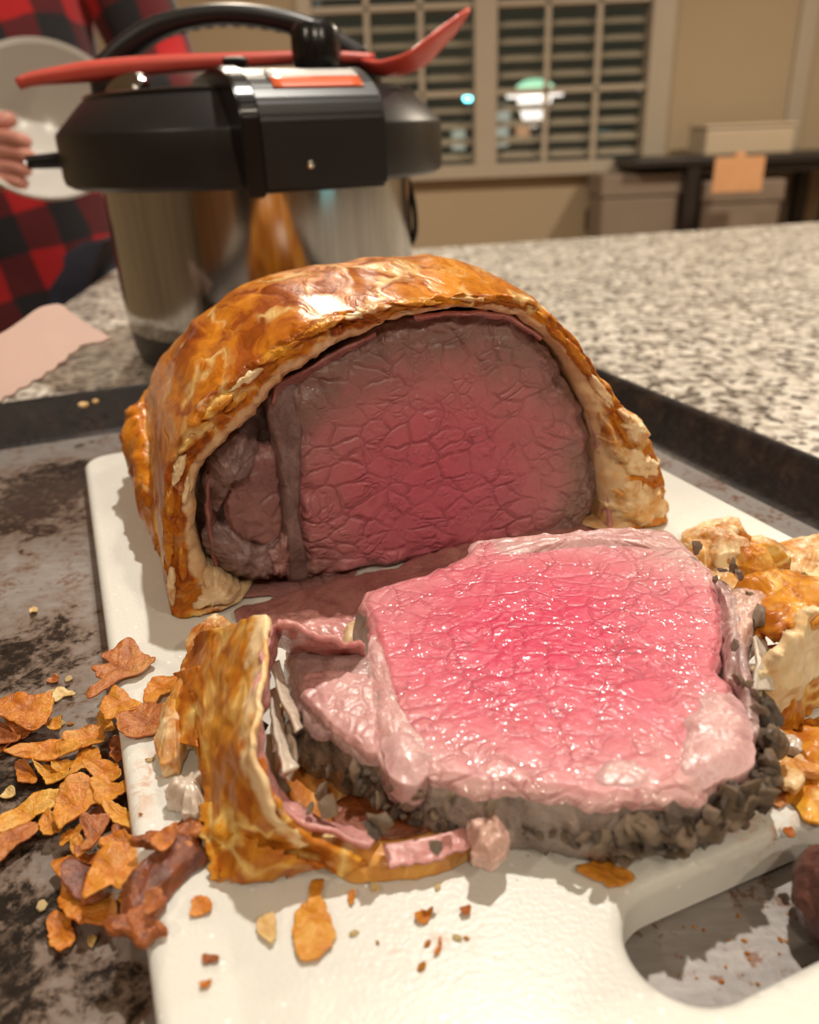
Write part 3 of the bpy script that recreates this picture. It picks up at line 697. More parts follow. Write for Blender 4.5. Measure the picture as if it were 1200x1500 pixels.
# outward direction in section
cen = np.array([xc, 0, .03]); dirv = V-np.array([xc, 0, .028]); dirv[..., 1] = 0; dirv /= np.maximum(np.linalg.norm(dirv, axis=-1, keepdims=True), 1e-5)
q = V*np.array([1, .5, 1]); up = sm(.002, .012, V[..., 2])
ridge = 1-np.abs(fbm(q*48+5, 3, 11)); nz = fbm(q*26, 3, 3)*.0024+fbm(q*110, 3, 5)*.0006+(ridge**4)*.0012-.0006
V = V+dirv*(nz*up)[..., None]
ang = np.linspace(0, 1, MA); rim = fbm(np.c_[ang*46, ang*0, ang*0+2], 4, 9)
for k, t in enumerate(ta[:5]):
    wgt = (1-t/.013)
    V[k, :, 1] += rim*.0028*wgt - .0008*wgt
wb = np.concatenate([sm(0, 1, (np.arange(NA) < 8)*(8-np.arange(NA))/8.)*.6 + sm(0, 1, (np.arange(NA) > NA-9)*(np.arange(NA)-NA+9)/8.)*.6, np.ones(NBt)]); wb[:NA] *= 0
wb[NA:] = sm(0, .12, np.linspace(0, 1, NBt))*sm(0, .08, 1-np.linspace(0, 1, NBt))
for k, t in enumerate(ta):
    if t < .03: V[k, :, 1] += wb*.016*(1-t/.03)
# front rim to the inner wall
rings = [V[k] for k in range(len(ta)-1, -1, -1)]; pl = [pale[k] for k in range(len(ta)-1, -1, -1)]
rw = [(.06, -.0006), (.14, -.0015), (.22, -.0010), (.30, -.0019), (.38, -.0013), (.46, -.0021), (.54, -.0014), (.62, -.0019), (.70, -.0011), (.80, -.0013), (.90, -.0002), (1, .002)]
for f_, dy in rw:
    P2 = OC+(IC-OC)*f_; jit = fbm(np.c_[P2*420, np.full(MA, f_*6)], 3, 21)*.0016
    pr = np.c_[P2[:, 0], rim*.0028-.0008+dy+jit+wb*.016, P2[:, 1]]; d2 = pr-np.array([xc, 0, .028]); d2[:, 1] = 0; d2 /= np.linalg.norm(d2, axis=1)[:, None]
    pr += d2*(fbm(np.c_[P2*300, np.full(MA, f_*3)], 3, 23)*.0014*up[0])[:, None]; rings.append(pr); pl.append(np.full(MA, .22+.78*sm(.5, .95, f_)))
for dy, s_ in ((.006, .995), (.014, .985), (.024, .96)):
    rings.append(np.c_[xc+(IC[:, 0]-xc)*s_, dy+wb*.016, IC[:, 1]*s_+.0005]); pl.append(np.full(MA, 1.))
VV = np.vstack(rings); VV[:, 2] = np.maximum(VV[:, 2], .0003)
f = grid_faces(len(rings), MA); f.append(tuple(range(MA)))
mk('crust', VV, f, M['crust'], loaf, attrs={'pale': np.concatenate(pl)})

def lslab(name, pts, mat, back, depth, parent=None, px=True, **kw):
    O = np.array([face(x, y, back) for x, y in pts]) if px else np.array(pts)
    O[:, 1] = np.maximum(O[:, 1], .0012)
    return slab(name, O, mat, parent or loaf, EX, EY, EN, (0, back, 0), depth, **kw)
def lump(amp, fr, seed, bulge=0, vor=0, vf=150):
    def fn(P, s):
        Q = np.c_[P*fr, np.full(len(P), seed*1.7)]; h = fbm(Q, 4, seed)*amp + bulge*(1-s**2)
        if vor:
            Qv = np.c_[P*vf, np.full(len(P), .5)]+fbm(np.c_[P*60, P[:, :1]*0], 2, seed)[:, None]*.5
            _, e = voro(Qv, seed); h = h-vor*(1-sm(0, .25, e))
        return h
    return fn
# dark mushroom layer filling the shell behind everything
ic = IC.copy(); ic = (ic-ic.mean(0))*1.02+ic.mean(0)
slab('mushroom_layer', ic, M['duxelles'], loaf, EX, EY, EN, (0, .0115, 0), .10, top=lump(.003, 160, 4, 0), raw=True, K=36, center=(xc, .04), botw=.8, rnd=.05, rh=0)
mc = face(650, 715)
M['meat'] = meat_mat('roast_meat', (.62, .125, .185), (.50, .18, .195), (.27, .165, .14), (mc[0], 0, mc[1]), (.052, .05, .043), big=138, bumpd=.0008, wet=.4, rough=.38, crackcol=(.10, .015, .022), glint=.25, stops=(.15, .55, .82, 1.08))
meat_px = [(432, 560), (470, 528), (520, 500), (565, 477), (612, 466), (690, 461), (748, 468), (790, 498), (822, 540), (850, 585), (868, 640), (876, 700), (872, 740), (850, 790), (780, 830), (690, 850), (620, 870), (560, 885), (515, 884), (470, 868), (445, 840), (436, 790), (432, 730), (424, 670), (416, 610)]
# grey cooked outer band and the pink heart are one muscle; the band is a shade of the same piece
lslab('meat', meat_px, M['meat'], .0035, .09, M=360, K=70, center=face(650, 690), top=lambda P, s_: lump(.0012, 50, 6, .001)(P, s_)+fbm(np.c_[P*210, P[:, :1]*0], 4, 7)*.0032*sm(.72, 1, s_), rnd=.10, rh=.0022, jag=.0012, jagf=250, botw=.85)
lslab('sinew_strip', [(394, 596), (414, 566), (444, 574), (446, 660), (444, 730), (444, 800), (454, 850), (436, 866), (422, 850), (416, 790), (410, 720), (400, 650)], M['grey_meat'], .0030, .02, M=140, K=14, top=lump(.0016, 140, 12, .0015), rnd=.6, rh=.002)
lslab('side_muscle', [(330, 720), (345, 680), (372, 664), (402, 658), (410, 690), (414, 740), (416, 775), (404, 800), (372, 800), (345, 790), (330, 760)], M['chunk'], .0035, .03, M=160, K=24, top=lump(.0012, 160, 14, .0010, .0005, 160), rnd=.18, rh=.002, jag=.0012, jagf=500)
lslab('fat_lump', [(302, 690), (312, 658), (340, 642), (372, 650), (384, 676), (370, 700), (345, 705), (332, 740), (312, 750), (302, 720)], M['grey_meat'], .0040, .02, M=140, K=18, top=lump(.0030, 210, 16, .0035), rnd=.6, rh=.003, jag=.002, jagf=400)
lslab('fat_lump', [(300, 790), (330, 772), (380, 792), (420, 775), (424, 830), (414, 850), (380, 852), (340, 846), (308, 825)], M['grey_meat'], .0050, .02, M=160, K=22, top=lump(.0034, 200, 18, .0030), rnd=.5, rh=.003, jag=.002, jagf=400)
lslab('fat_lump', [(392, 800), (420, 778), (428, 810), (428, 845), (405, 850), (388, 830)], M['chunk'], .0038, .02, M=110, K=16, top=lump(.003, 260, 20, .003), rnd=.6, rh=.003, jag=.002, jagf=500)
# pastry fold and ham at the foot
lslab('dough_fold', [(288, 860), (300, 840), (325, 848), (352, 868), (352, 886), (335, 902), (300, 908), (275, 905)], M['dough'], -.001, .02, M=140, K=18, top=lump(.002, 160, 40, .003), rnd=.6, rh=.003, jag=.001)
for k, (pts, mm, bk) in enumerate([([(360, 888), (400, 878), (440, 876), (500, 882), (528, 890), (525, 912), (470, 918), (400, 912), (362, 902)], 'ham', .001), ([(395, 876), (430, 868), (446, 878), (430, 892), (400, 892)], 'ham', -.001), ([(440, 886), (500, 884), (522, 898), (480, 908), (446, 902)], 'ham_dark', -.002)]):
    lslab('ham_layer', pts, M[mm], bk, .015, M=120, K=14, top=lump(.0022, 200, 44+k, .0016), rnd=.6, rh=.0022, jag=.0016, jagf=300)
for k, (cx_, cy_, ln, wd_, an) in enumerate([(252, 860, 30, 7, 88), (248, 800, 34, 8, 92), (250, 740, 30, 7, 95), (262, 690, 32, 8, 112), (285, 640, 34, 8, 130), (320, 596, 34, 8, 140), (362, 556, 36, 8, 145), (412, 516, 40, 8, 150), (470, 482, 40, 7, 155), (540, 458, 42, 6, 165), (265, 770, 26, 7, 90), (268, 830, 26, 8, 85), (272, 720, 24, 6, 100), (345, 590, 26, 7, 140), (620, 444, 40, 5, 178), (700, 440, 40, 5, 185), (812, 482, 34, 7, 228), (850, 525, 34, 8, 235), (885, 578, 34, 9, 238), (915, 630, 34, 10, 240)]):
    ca, sa = -math.cos(math.radians(an)), -math.sin(math.radians(an)); pts = [(cx_+ca*a_*ln-sa*b__*wd_, cy_+sa*a_*ln+ca*b__*wd_) for a_, b__ in [(-1, 0), (-.5, -.8), (.1, -1), (.6, -.7), (1, .1), (.5, .8), (-.1, .9), (-.6, .7)]]
    lslab('flaky_edge', pts, M['crust_side'] if k % 3 else M['crust_pale'], -.0026-.0006*(k % 3), .005, M=90, K=8, ns=3, pale=.2 if k % 3 else .6, top=lump(.0016, 300, 300+k, .0006), rnd=.3, rh=.0012, jag=.0011, jagf=600, seed=k)
def flat_ham(pts, mm, z, seed, amp=.002):
    P = np.array([at(x, y, ZB+z)-A0 for x, y in pts]); O = np.c_[P@LE, P@LB]
    slab('ham_layer', O, M[mm], loaf, IX, IY, IZ, (0, 0, z), z-.0002, top=lump(amp, 150, seed, .0008), M=200, K=24, rnd=.5, rh=z*.7, jag=.0012, jagf=300)
flat_ham([(345, 880), (440, 855), (530, 836), (620, 806), (720, 780), (860, 755), (870, 790), (720, 830), (600, 880), (520, 905), (440, 912), (365, 905)], 'ham_dark', .0045, 46)
flat_ham([(365, 902), (410, 890), (470, 885), (530, 893), (545, 920), (520, 945), (450, 935), (395, 922)], 'ham', .0030, 47)
flat_ham([(500, 912), (540, 900), (560, 930), (540, 955), (505, 948)], 'dough', .0040, 48)
def ribbon(name, pa, pb, mat, parent, th=.0012, taper=0., n=90, m=10, amp=.0008, fr=200, seed=0, pale=None, jag=.0006, ajag=0., bpale=1.):
    """sheet between two 3-D polylines, with thickness"""
    A = catmull(np.array(pa), n, closed=False); B = catmull(np.array(pb), n, closed=False)
    u = np.linspace(0, 1, m)[None, :, None]
    e = fbm(np.c_[np.linspace(0, 1, n)*14, np.zeros(n), np.full(n, seed)], 3, seed)
    D = (B-A); D /= np.maximum(np.linalg.norm(D, axis=1)[:, None], 1e-6); B = B+D*(e*jag)[:, None]; A = A-D*(fbm(np.c_[np.linspace(0, 1, n)*24, np.zeros(n), np.full(n, seed+.5)], 4, seed+3)*ajag)[:, None]
    P = A[:, None]*(1-u)+B[:, None]*u
    tu = np.gradient(P, axis=0); tv = np.gradient(P, axis=1); N = np.cross(tu, tv); N /= np.maximum(np.linalg.norm(N, axis=-1, keepdims=True), 1e-9)
    P = P+N*(fbm(P*fr+seed, 3, seed)*amp)[..., None]
    thv = (th*(1+.4*fbm(P*fr*1.4, 2, seed+5))*(1-taper*np.linspace(0, 1, m)[None, :]**8))[..., None]
    top = P.reshape(-1, 3); bot = (P-N*thv).reshape(-1, 3); V = np.vstack([top, bot]); k = n*m
    f = grid_faces(n, m, False) + [tuple(reversed(q_)) for q_ in grid_faces(n, m, False, k)]
    for i in range(n-1):
        f.append((i*m, (i+1)*m, k+(i+1)*m, k+i*m)); f.append((i*m+m-1, k+i*m+m-1, k+(i+1)*m+m-1, (i+1)*m+m-1))
    for j in range(m-1):
        f.append((j, k+j, k+j+1, j+1)); a = (n-1)*m; f.append((a+j, a+j+1, k+a+j+1, k+a+j))
    uu = np.tile(np.linspace(0, 1, m), n); pv = pale(uu) if pale else np.zeros(k)
    return mk(name, V, f, mat, parent, attrs={'pale': np.concatenate([pv, np.full(k, bpale)])})
def F3(x, y, b): a = face(x, y, b); return (a[0], b, a[1])
ribbon('ham_layer', [F3(398, 590, .004), F3(408, 560, .003), F3(445, 540, .002), F3(500, 510, .002), F3(548, 484, .003)], [F3(404, 610, .010), F3(424, 572, .009), F3(458, 556, .008), F3(505, 524, .008), F3(550, 496, .009)], M['ham_dark'], loaf, th=.0008, seed=50)
ribbon('ham_layer', [F3(606, 460, .002), F3(690, 454, .001), F3(748, 462, .002), F3(795, 494, .003)], [F3(606, 467, .008), F3(690, 461, .008), F3(745, 470, .008), F3(788, 500, .009)], M['ham'], loaf, th=.0010, seed=52)
ribbon('ham_layer', [F3(868, 610, .003), F3(888, 680, .001), F3(900, 790, .000)], [F3(862, 620, .010), F3(876, 690, .009), F3(882, 800, .008)], M['ham'], loaf, th=.0016, seed=54)
ribbon('ham_layer', [F3(318, 668, .006), F3(305, 720, .004), F3(306, 770, .004), F3(318, 830, .005)], [F3(330, 676, .011), F3(320, 722, .011), F3(320, 770, .011), F3(330, 826, .011)], M['ham_dark'], loaf, th=.0010, seed=56)
pth = [(x, y) for x, y in [(246, 800), (232, 750), (221, 700), (214, 650), (218, 610), (236, 580)]]
cf = np.array([(np.array([np.dot(p_-A0, LE), np.dot(p_-A0, LB), p_[2]-A0[2]])) for p_ in [at(x, y, ZB+.010+.004*k) for k, (x, y) in enumerate(pth)]])
o = tube('crimped_fold', cf, [.003, .005, .007, .0085, .008, .004], [.008, .012, .013, .014, .012, .006], M['crust'], loaf, seg=26, n=70)
v = np.zeros(len(o.data.vertices)*3, np.float32); o.data.vertices.foreach_get('co', v); v = v.reshape(-1, 3)
dd = np.stack([fbm(v*140+k*31, 3, 64+k) for k in range(3)], 1)*.0034+np.stack([fbm(v*420+k*11, 2, 67+k) for k in range(3)], 1)*.0008; v += dd
v[:, 2] = np.maximum(v[:, 2], .0004); o.data.vertices.foreach_set('co', v.ravel()); o.data.update()
# puffed torn layers on the right edge of the shell
for k, pts in enumerate([[(905, 600), (940, 612), (955, 640), (935, 655), (912, 640)], [(900, 650), (935, 655), (968, 672), (972, 700), (930, 705), (905, 690)], [(905, 700), (950, 700), (978, 725), (980, 768), (930, 775), (902, 765)], [(880, 600), (905, 640), (912, 680), (896, 672), (884, 640)]]):
    lslab('puffed_layer', pts, M['crust_pale'], -.0035, .014, pale=.5, M=140, K=18, top=lump(.0042, 170, 60+k, .0025), rnd=.5, rh=.004, jag=.003, jagf=350, seed=k)

# ================================================================== SLICE
SA = math.atan(.10); S0 = np.array([.03, .116, .0325]); SX = np.array([1., 0, 0]); SY = np.array([0, math.cos(SA), math.sin(SA)]); SN = np.array([0, -math.sin(SA), math.cos(SA)])
slc = tag(empty('roast_slice', tuple(S0), (SA, 0, 0)), 'thick slice of rare roast lying flat on the board, bright pink face up', 'roast slice')
def sl(x, y, up=0.):
    p = onp(x, y, S0+SN*up, SN)-S0; return (float(np.dot(p, SX)), float(np.dot(p, SY)))
def sdepth(extra=0., zmin=ZB+.0012):
    def fn(O): return np.maximum((S0[2]+O[:, 1]*SY[2]-zmin)/SN[2]-extra, .004)
    return fn
def sslab(name, pts, mat, up=0., depth=None, **kw):
    O = np.array([sl(x, y, up) for x, y in pts])
    return slab(name, O, mat, slc, IX, IY, IZ, (0, 0, up), depth or sdepth(), **kw)
mc = sl(800, 930)
M['slice_meat'] = meat_mat('rare_slice_meat', (.66, .055, .125), (.66, .22, .245), (.62, .37, .34), (mc[0], mc[1], 0), (.058, .050, .03), big=150, bumpd=.0004, wet=.45, rough=.42, crackcol=(.30, .008, .035), crackamt=1.0, stops=(.22, .55, .78, 1.02), glint=1.0)
M['slice_side'] = fat_mat('mushroom_coated_side', (.13, .092, .075), (.42, .32, .27), 150, .35, .004, .1)
slice_px = [(533, 868), (560, 855), (620, 838), (680, 812), (700, 790), (760, 783), (860, 774), (930, 771), (975, 774), (1010, 800), (1046, 838), (1056, 880), (1060, 935), (1052, 975), (1072, 1000), (1080, 1050), (1070, 1110), (1030, 1150), (960, 1166), (890, 1172), (820, 1160), (740, 1150), (660, 1142), (620, 1130), (590, 1085), (575, 1030), (560, 965), (542, 905)]
def slice_top(P, s):
    h = fbm(np.c_[P*55, P[:, :1]*0], 4, 70)*.0009
    return h
def slice_side(O, t):
    return fbm(np.c_[O*260, np.full(len(O), t*2.2)], 4, 73)*.0022 + .0030*math.sin(math.pi*t*.8)
def two_mat(o, mat2, thr=.02):
    o.data.materials.append(mat2); a = o.data.attributes['side'].data; n_ = len(a); v = np.zeros(n_, np.float32); a.foreach_get('value', v)
    idx = [1 if all(v[i] > thr for i in p.vertices) else 0 for p in o.data.polygons]; o.data.polygons.foreach_set('material_index', idx)
sm_o = sslab('meat', slice_px, M['slice_meat'], M=420, K=80, ns=8, center=sl(800, 960), top=slice_top, rnd=.06, rh=.0012, side=slice_side, jag=.0010, jagf=350)
two_mat(sm_o, M['slice_side'])
# raised outer lip along the far edge
sslab('outer_rind', [(690, 806), (696, 790), (760, 783), (860, 774), (930, 770), (970, 774), (1000, 794), (1008, 806), (985, 808), (950, 804), (880, 800), (800, 806), (740, 815)], M['strip'], .0004, depth=.004, M=240, K=16, center=sl(860, 788), top=lump(.0014, 260, 74, .0012), rnd=.7, rh=.0014, jag=.0008, jagf=500)
strip_px = [(424, 938), (448, 932), (490, 936), (530, 948), (548, 962), (558, 1010), (565, 1060), (556, 1098), (525, 1092), (490, 1072), (455, 1046), (432, 1010), (424, 975)]
o = sslab('side_muscle', [(440, 985), (470, 978), (540, 985), (552, 1020), (554, 1085), (536, 1094), (500, 1072), (462, 1040), (440, 1015)], M['strip'], .0012, depth=.010, M=180, K=26, top=lump(.0008, 200, 76, .0008, .0003, 220), rnd=.15, rh=.001, jag=.0008, jagf=500)
o = sslab('side_muscle_base', strip_px, M['sinew'], .0002, depth=sdepth(-.001), M=220, K=22, ns=8, top=lump(.0012, 170, 77, .0), rnd=.25, rh=.0016, side=slice_side, jag=.0008, jagf=400); two_mat(o, M['mush'])
sslab('sinew', [(538, 940), (552, 926), (570, 965), (588, 1025), (610, 1062), (630, 1092), (632, 1122), (606, 1140), (572, 1132), (552, 1098), (545, 1040), (540, 985)], M['strip'], .0004, depth=.010, M=180, K=18, top=lump(.0022, 260, 78, .0006), rnd=.6, rh=.0014, jag=.0012, jagf=450)
sslab('fat_nodule', [(560, 1075), (582, 1058), (608, 1068), (628, 1096), (630, 1122), (610, 1142), (584, 1140), (562, 1112)], M['fat'], .0016, depth=.008, M=110, K=18, top=lump(.0010, 200, 79, .0006), rnd=.8, rh=.0014, jag=.0008, jagf=400)
sslab('fat_nodule', [(1000, 1050), (1030, 1010), (1066, 1002), (1096, 1030), (1108, 1075), (1100, 1115), (1062, 1135), (1018, 1150), (992, 1142), (986, 1110)], M['fat'], .0007, depth=.010, M=180, K=28, top=lump(.0010, 150, 80, .0008), rnd=.6, rh=.0016, jag=.001, jagf=300)
sslab('fat_nodule', [(856, 1128), (890, 1104), (935, 1106), (972, 1128), (968, 1152), (930, 1164), (880, 1162), (855, 1148)], M['fat'], .0005, depth=.008, M=150, K=22, top=lump(.0010, 160, 81, .0007), rnd=.6, rh=.0014)
sslab('sinew', [(1046, 836), (1062, 842), (1080, 862), (1090, 905), (1086, 955), (1108, 1000), (1114, 1060), (1100, 1060), (1084, 1005), (1066, 978), (1062, 930), (1058, 880)], M['sinew'], .0010, depth=.012, M=200, K=18, center=sl(1074, 930), top=lump(.0022, 190, 82, .0016), rnd=.6, rh=.002, jag=.0012, jagf=400)
sslab('fat_nodule', [(1062, 862), (1090, 846), (1122, 856), (1128, 885), (1108, 915), (1092, 960), (1076, 955), (1066, 905)], M['mush_pink'], .0020, depth=.014, M=160, K=22, top=lump(.0024, 180, 83, 0.0013), rnd=.5, rh=.003, jag=.0014, jagf=350)
sslab('garlic_petal', [(683, 1200), (692, 1186), (706, 1184), (714, 1190), (726, 1190), (742, 1206), (747, 1226), (732, 1242), (722, 1256), (708, 1248), (692, 1240), (690, 1222)], M['mush_pink'], -.006, depth=.005, M=110, K=18, top=lump(.0022, 330, 84, .0004), rnd=.5, rh=.002, jag=.0008, jagf=500)
# chopped mushroom pieces pressed on the side of the slice
pro = []
for k in range(7):
    bm = bmesh.new(); bmesh.ops.create_icosphere(bm, subdivisions=2 if k % 2 else 1, radius=1)
    for v in bm.verts:
        d = np.array(v.co); v.co = Vector(d*(1+1.1*float(fbm(d*1.6+k*9, 2, 90+k)))); v.co.z *= .5; v.co.x *= 1.2
    me = bpy.data.meshes.new('mushroom_piece'); bm.to_mesh(me); bm.free(); me.polygons.foreach_set('use_smooth', [k % 2 == 1]*len(me.polygons))
    me.materials.append(M['mush'] if k < 3 else M['mush_light']); pro.append(me)
sidepx = [(432, 1015), (455, 1050), (490, 1076), (525, 1096), (560, 1116), (600, 1140), (660, 1146), (740, 1154), (820, 1164), (890, 1176), (960, 1170), (1030, 1154), (1072, 1120), (1100, 1110), (1110, 1070), (1110, 1020), (1092, 980)]
SP = catmull(np.array([sl(*q) for q in sidepx]), 400, closed=False); cs = np.array(sl(800, 960))
def density(t): return np.interp(t, [0, .12, .3, .42, .52, .6, .72, .84, .92, 1], [.35, .5, .55, .16, .25, 1, 1, .9, .7, .7])
cnt = 0
while cnt < 285:
    t = rng.random()
    if rng.random() > density(t): continue
    i = int(t*399); p2 = SP[i]; d = (p2-cs)/np.linalg.norm(p2-cs); fr = rng.random()**.8
    dep = (S0[2]+p2[1]*SY[2]-(ZB+.002))/SN[2]; z = -(.10+.90*fr)*dep*.96-.0004
    big = (.0009+.0014*rng.random()**1.7)*(1.45 if t > .5 else .9)
    o_ = .0008+.0032*math.sin(math.pi*min(1, fr+.15))*(1 if t > .5 else .5)
    o = link('mushroom_piece', pro[rng.integers(7)], None, slc, (p2[0]+d[0]*o_, p2[1]+d[1]*o_, z), tuple(rng.random(3)*6.28)); o.scale = (big,)*3; cnt += 1
for x, y, r_ in [(1112, 900, .0032), (1022, 798, .0018), (1075, 826, .0020), (1085, 838, .0016), (1060, 832, .0015), (1048, 846, .0014), (1078, 945, .0026), (1100, 868, .002), (1084, 990, .002), (1096, 1000, .0017), (1108, 1010, .0022), (1116, 1035, .0018)]:
    p2 = sl(x, y, .003); o = link('mushroom_piece', pro[rng.integers(3, 7)], None, slc, (p2[0], p2[1], .0022), tuple(rng.random(3)*6.28)); o.scale = (r_*.8,)*3

# ================================================================== CRUST OF THE SLICE (left and under it)
def P3(x, y, z): return tuple(at(x, y, z))
lc = tag(empty('pastry_crust', tuple(at(320, 1180, ZB))), 'curved golden pastry crust fallen open at the left of the pink slice', 'pastry')
lo_ = at(320, 1180, ZB)
def LP3(x, y, z): return tuple(at(x, y, z)-lo_)
base = [LP3(292, 925, ZB+.022), LP3(268, 968, ZB+.012), LP3(262, 1030, ZB+.008), LP3(284, 1100, ZB+.006), LP3(300, 1180, ZB+.004), LP3(292, 1230, ZB+.003), LP3(316, 1292, ZB+.001)]
topl = [LP3(392, 902, ZB+.036), LP3(388, 950, ZB+.035), LP3(378, 1010, ZB+.033), LP3(372, 1080, ZB+.031), LP3(376, 1130, ZB+.027), LP3(400, 1190, ZB+.020), LP3(445, 1240, ZB+.010)]
ribbon('crust_wall', base, topl, M['crust_side'], lc, th=.0035, taper=.7, n=160, m=44, amp=.0022, fr=120, seed=100, jag=.002, pale=lambda u: .75*sm(.68, .98, u), ajag=.0028)
# flaps: front apron curling round below the slice
ribbon('crust_flap', [LP3(312, 1250, ZB+.003), LP3(330, 1294, ZB+.002), LP3(430, 1284, ZB+.001)], [LP3(350, 1215, ZB+.012), LP3(420, 1255, ZB+.009), LP3(478, 1268, ZB+.005)], M['crust_side'], lc, th=.0008, n=90, m=16, amp=.0012, fr=160, seed=104, jag=.002, ajag=.003, bpale=.2)
ribbon('crust_flap', [LP3(352, 1120, ZB+.014), LP3(368, 1180, ZB+.010), LP3(430, 1250, ZB+.006), LP3(500, 1286, ZB+.002)], [LP3(380, 1110, ZB+.026), LP3(402, 1180, ZB+.020), LP3(450, 1232, ZB+.012), LP3(540, 1266, ZB+.005)], M['crust_side'], lc, th=.0012, n=110, m=20, amp=.0014, fr=170, seed=105, jag=.0012, pale=lambda u: .3+0*u, bpale=.3)
ribbon('crust_flap', [LP3(288, 1180, ZB+.004), LP3(300, 1240, ZB+.003), LP3(312, 1290, ZB+.001)], [LP3(345, 1165, ZB+.010), LP3(352, 1220, ZB+.007), LP3(350, 1282, ZB+.003)], M['crust_side'], lc, th=.0008, n=70, m=14, amp=.0012, fr=180, seed=107, jag=.002, ajag=.002, bpale=.1)
ribbon('crust_flap', [LP3(258, 985, ZB+.012), LP3(250, 1030, ZB+.009), LP3(252, 1085, ZB+.006)], [LP3(292, 975, ZB+.018), LP3(290, 1030, ZB+.014), LP3(292, 1095, ZB+.010)], M['crust_side'], lc, th=.0008, n=70, m=14, amp=.0016, fr=200, seed=109, jag=.001, ajag=.004, bpale=.2)
slab('crust_base', [tuple(np.array(LP3(x, y, ZB))[:2]) for x, y in [(440, 1230), (480, 1272), (540, 1290), (620, 1280), (690, 1252), (720, 1210), (720, 1130), (660, 1040), (580, 990), (500, 985), (440, 1000), (405, 1040), (405, 1120)]], M['crust_pale'], lc, IX, IY, IZ, (0, 0, .0042), .0038, top=lump(.0012, 120, 106, 0), M=240, K=30, rnd=.06, rh=.0015, jag=.0012, jagf=250, botw=1.03)
slab('juice_pool', [tuple(np.array(LP3(x, y, ZB))[:2]) for x, y in [(490, 1226), (520, 1250), (590, 1252), (660, 1232), (690, 1216), (640, 1190), (560, 1180), (500, 1195)]], M['drip'], lc, IX, IY, IZ, (0, 0, .0054), .001, M=100, K=12, rnd=.5, rh=.0006)
ribbon('ham_layer', [LP3(560, 1240, ZB+.006), LP3(630, 1228, ZB+.006), LP3(680, 1214, ZB+.006)], [LP3(570, 1272, ZB+.0045), LP3(640, 1262, ZB+.0042), LP3(700, 1236, ZB+.0045)], M['ham'], lc, th=.001, n=60, m=10, amp=.0006, seed=108)
ribbon('ham_layer', [LP3(400, 915, ZB+.034), LP3(388, 965, ZB+.034), LP3(376, 1030, ZB+.030), LP3(372, 1090, ZB+.026), LP3(392, 1150, ZB+.019), LP3(440, 1200, ZB+.012), LP3(545, 1232, ZB+.008)], [LP3(420, 912, ZB+.028), LP3(402, 970, ZB+.026), LP3(392, 1030, ZB+.024), LP3(386, 1095, ZB+.022), LP3(410, 1150, ZB+.014), LP3(460, 1192, ZB+.009), LP3(560, 1222, ZB+.006)], M['ham'], lc, th=.0012, n=140, m=10, amp=.0012, fr=220, seed=110)
ribbon('ham_layer', [LP3(408, 908, ZB+.036), LP3(430, 915, ZB+.036), LP3(500, 938, ZB+.030), LP3(535, 946, ZB+.024)], [LP3(404, 940, ZB+.022), LP3(430, 945, ZB+.022), LP3(500, 955, ZB+.020), LP3(535, 958, ZB+.016)], M['ham'], lc, th=.0012, n=80, m=12, amp=.0018, fr=180, seed=112)
for k, (a, b_) in enumerate([([(398, 970), (408, 1010), (424, 1040), (436, 1070)], [(410, 966), (420, 1005), (436, 1036), (444, 1066)]), ([(396, 1010), (402, 1060), (412, 1100), (416, 1130)], [(406, 1006), (414, 1056), (424, 1096), (440, 1120)]), ([(405, 1080), (430, 1078), (440, 1110), (425, 1145)], [(400, 1100), (420, 1100), (428, 1120), (410, 1140)])]):
    ribbon('onion_strand', [LP3(x, y, ZB+.024-.004*k) for x, y in a], [LP3(x, y, ZB+.022-.004*k) for x, y in b_], M['onion'], lc, th=.001, n=50, m=8, amp=.0008, seed=114+k)
for x, y, r_ in [(424, 1078, .0022), (410, 1150, .0016), (470, 1160, .0028), (480, 1180, .002), (560, 1205, .0024), (640, 1240, .002), (455, 1185, .0016), (545, 1215, .002), (385, 1060, .0014), (378, 1030, .0014)]:
    q = np.array(LP3(x, y, ZB+.0125)); o = link('mushroom_piece', pro[rng.integers(7)], None, lc, tuple(q), tuple(rng.random(3)*6.28)); o.scale = (r_,)*3
# ragged torn layers behind the left crust
def torn(parent, org, x, y, z, rx, ry, mat, seed, h=.006, name='torn_layer'):
    c = at(x, y, z)-org; a = np.linspace(0, 2*math.pi, 14, endpoint=False); rr_ = 1+.3*np.sin(3*a+seed)+.18*np.cos(5*a+seed*2)
    pts = np.c_[c[0]+rx*rr_*np.cos(a), c[1]+ry*rr_*np.sin(a)]
    return slab(name, pts, mat, parent, IX, IY, IZ, (0, 0, c[2]), max(.0015, h), pale=.45 if mat is M['crust_pale'] else 0., top=lump(.0022 if h > .003 else .0012, 200, seed, .002 if h > .003 else .0002), M=110, K=16, rnd=.6 if h > .003 else .2, rh=.0025 if h > .003 else .0006, jag=.002, jagf=400, seed=seed)
torn(lc, lo_, 262, 1050, ZB+.008, .006, .010, M['crust_pale'], 120, .007)
torn(lc, lo_, 275, 1000, ZB+.010, .005, .008, M['crust_pale'], 121, .007)
torn(lc, lo_, 310, 915, ZB+.010, .006, .006, M['crust_pale'], 122, .009)
torn(lc, lo_, 278, 1150, ZB+.006, .004, .006, M['onion'], 124, .005)

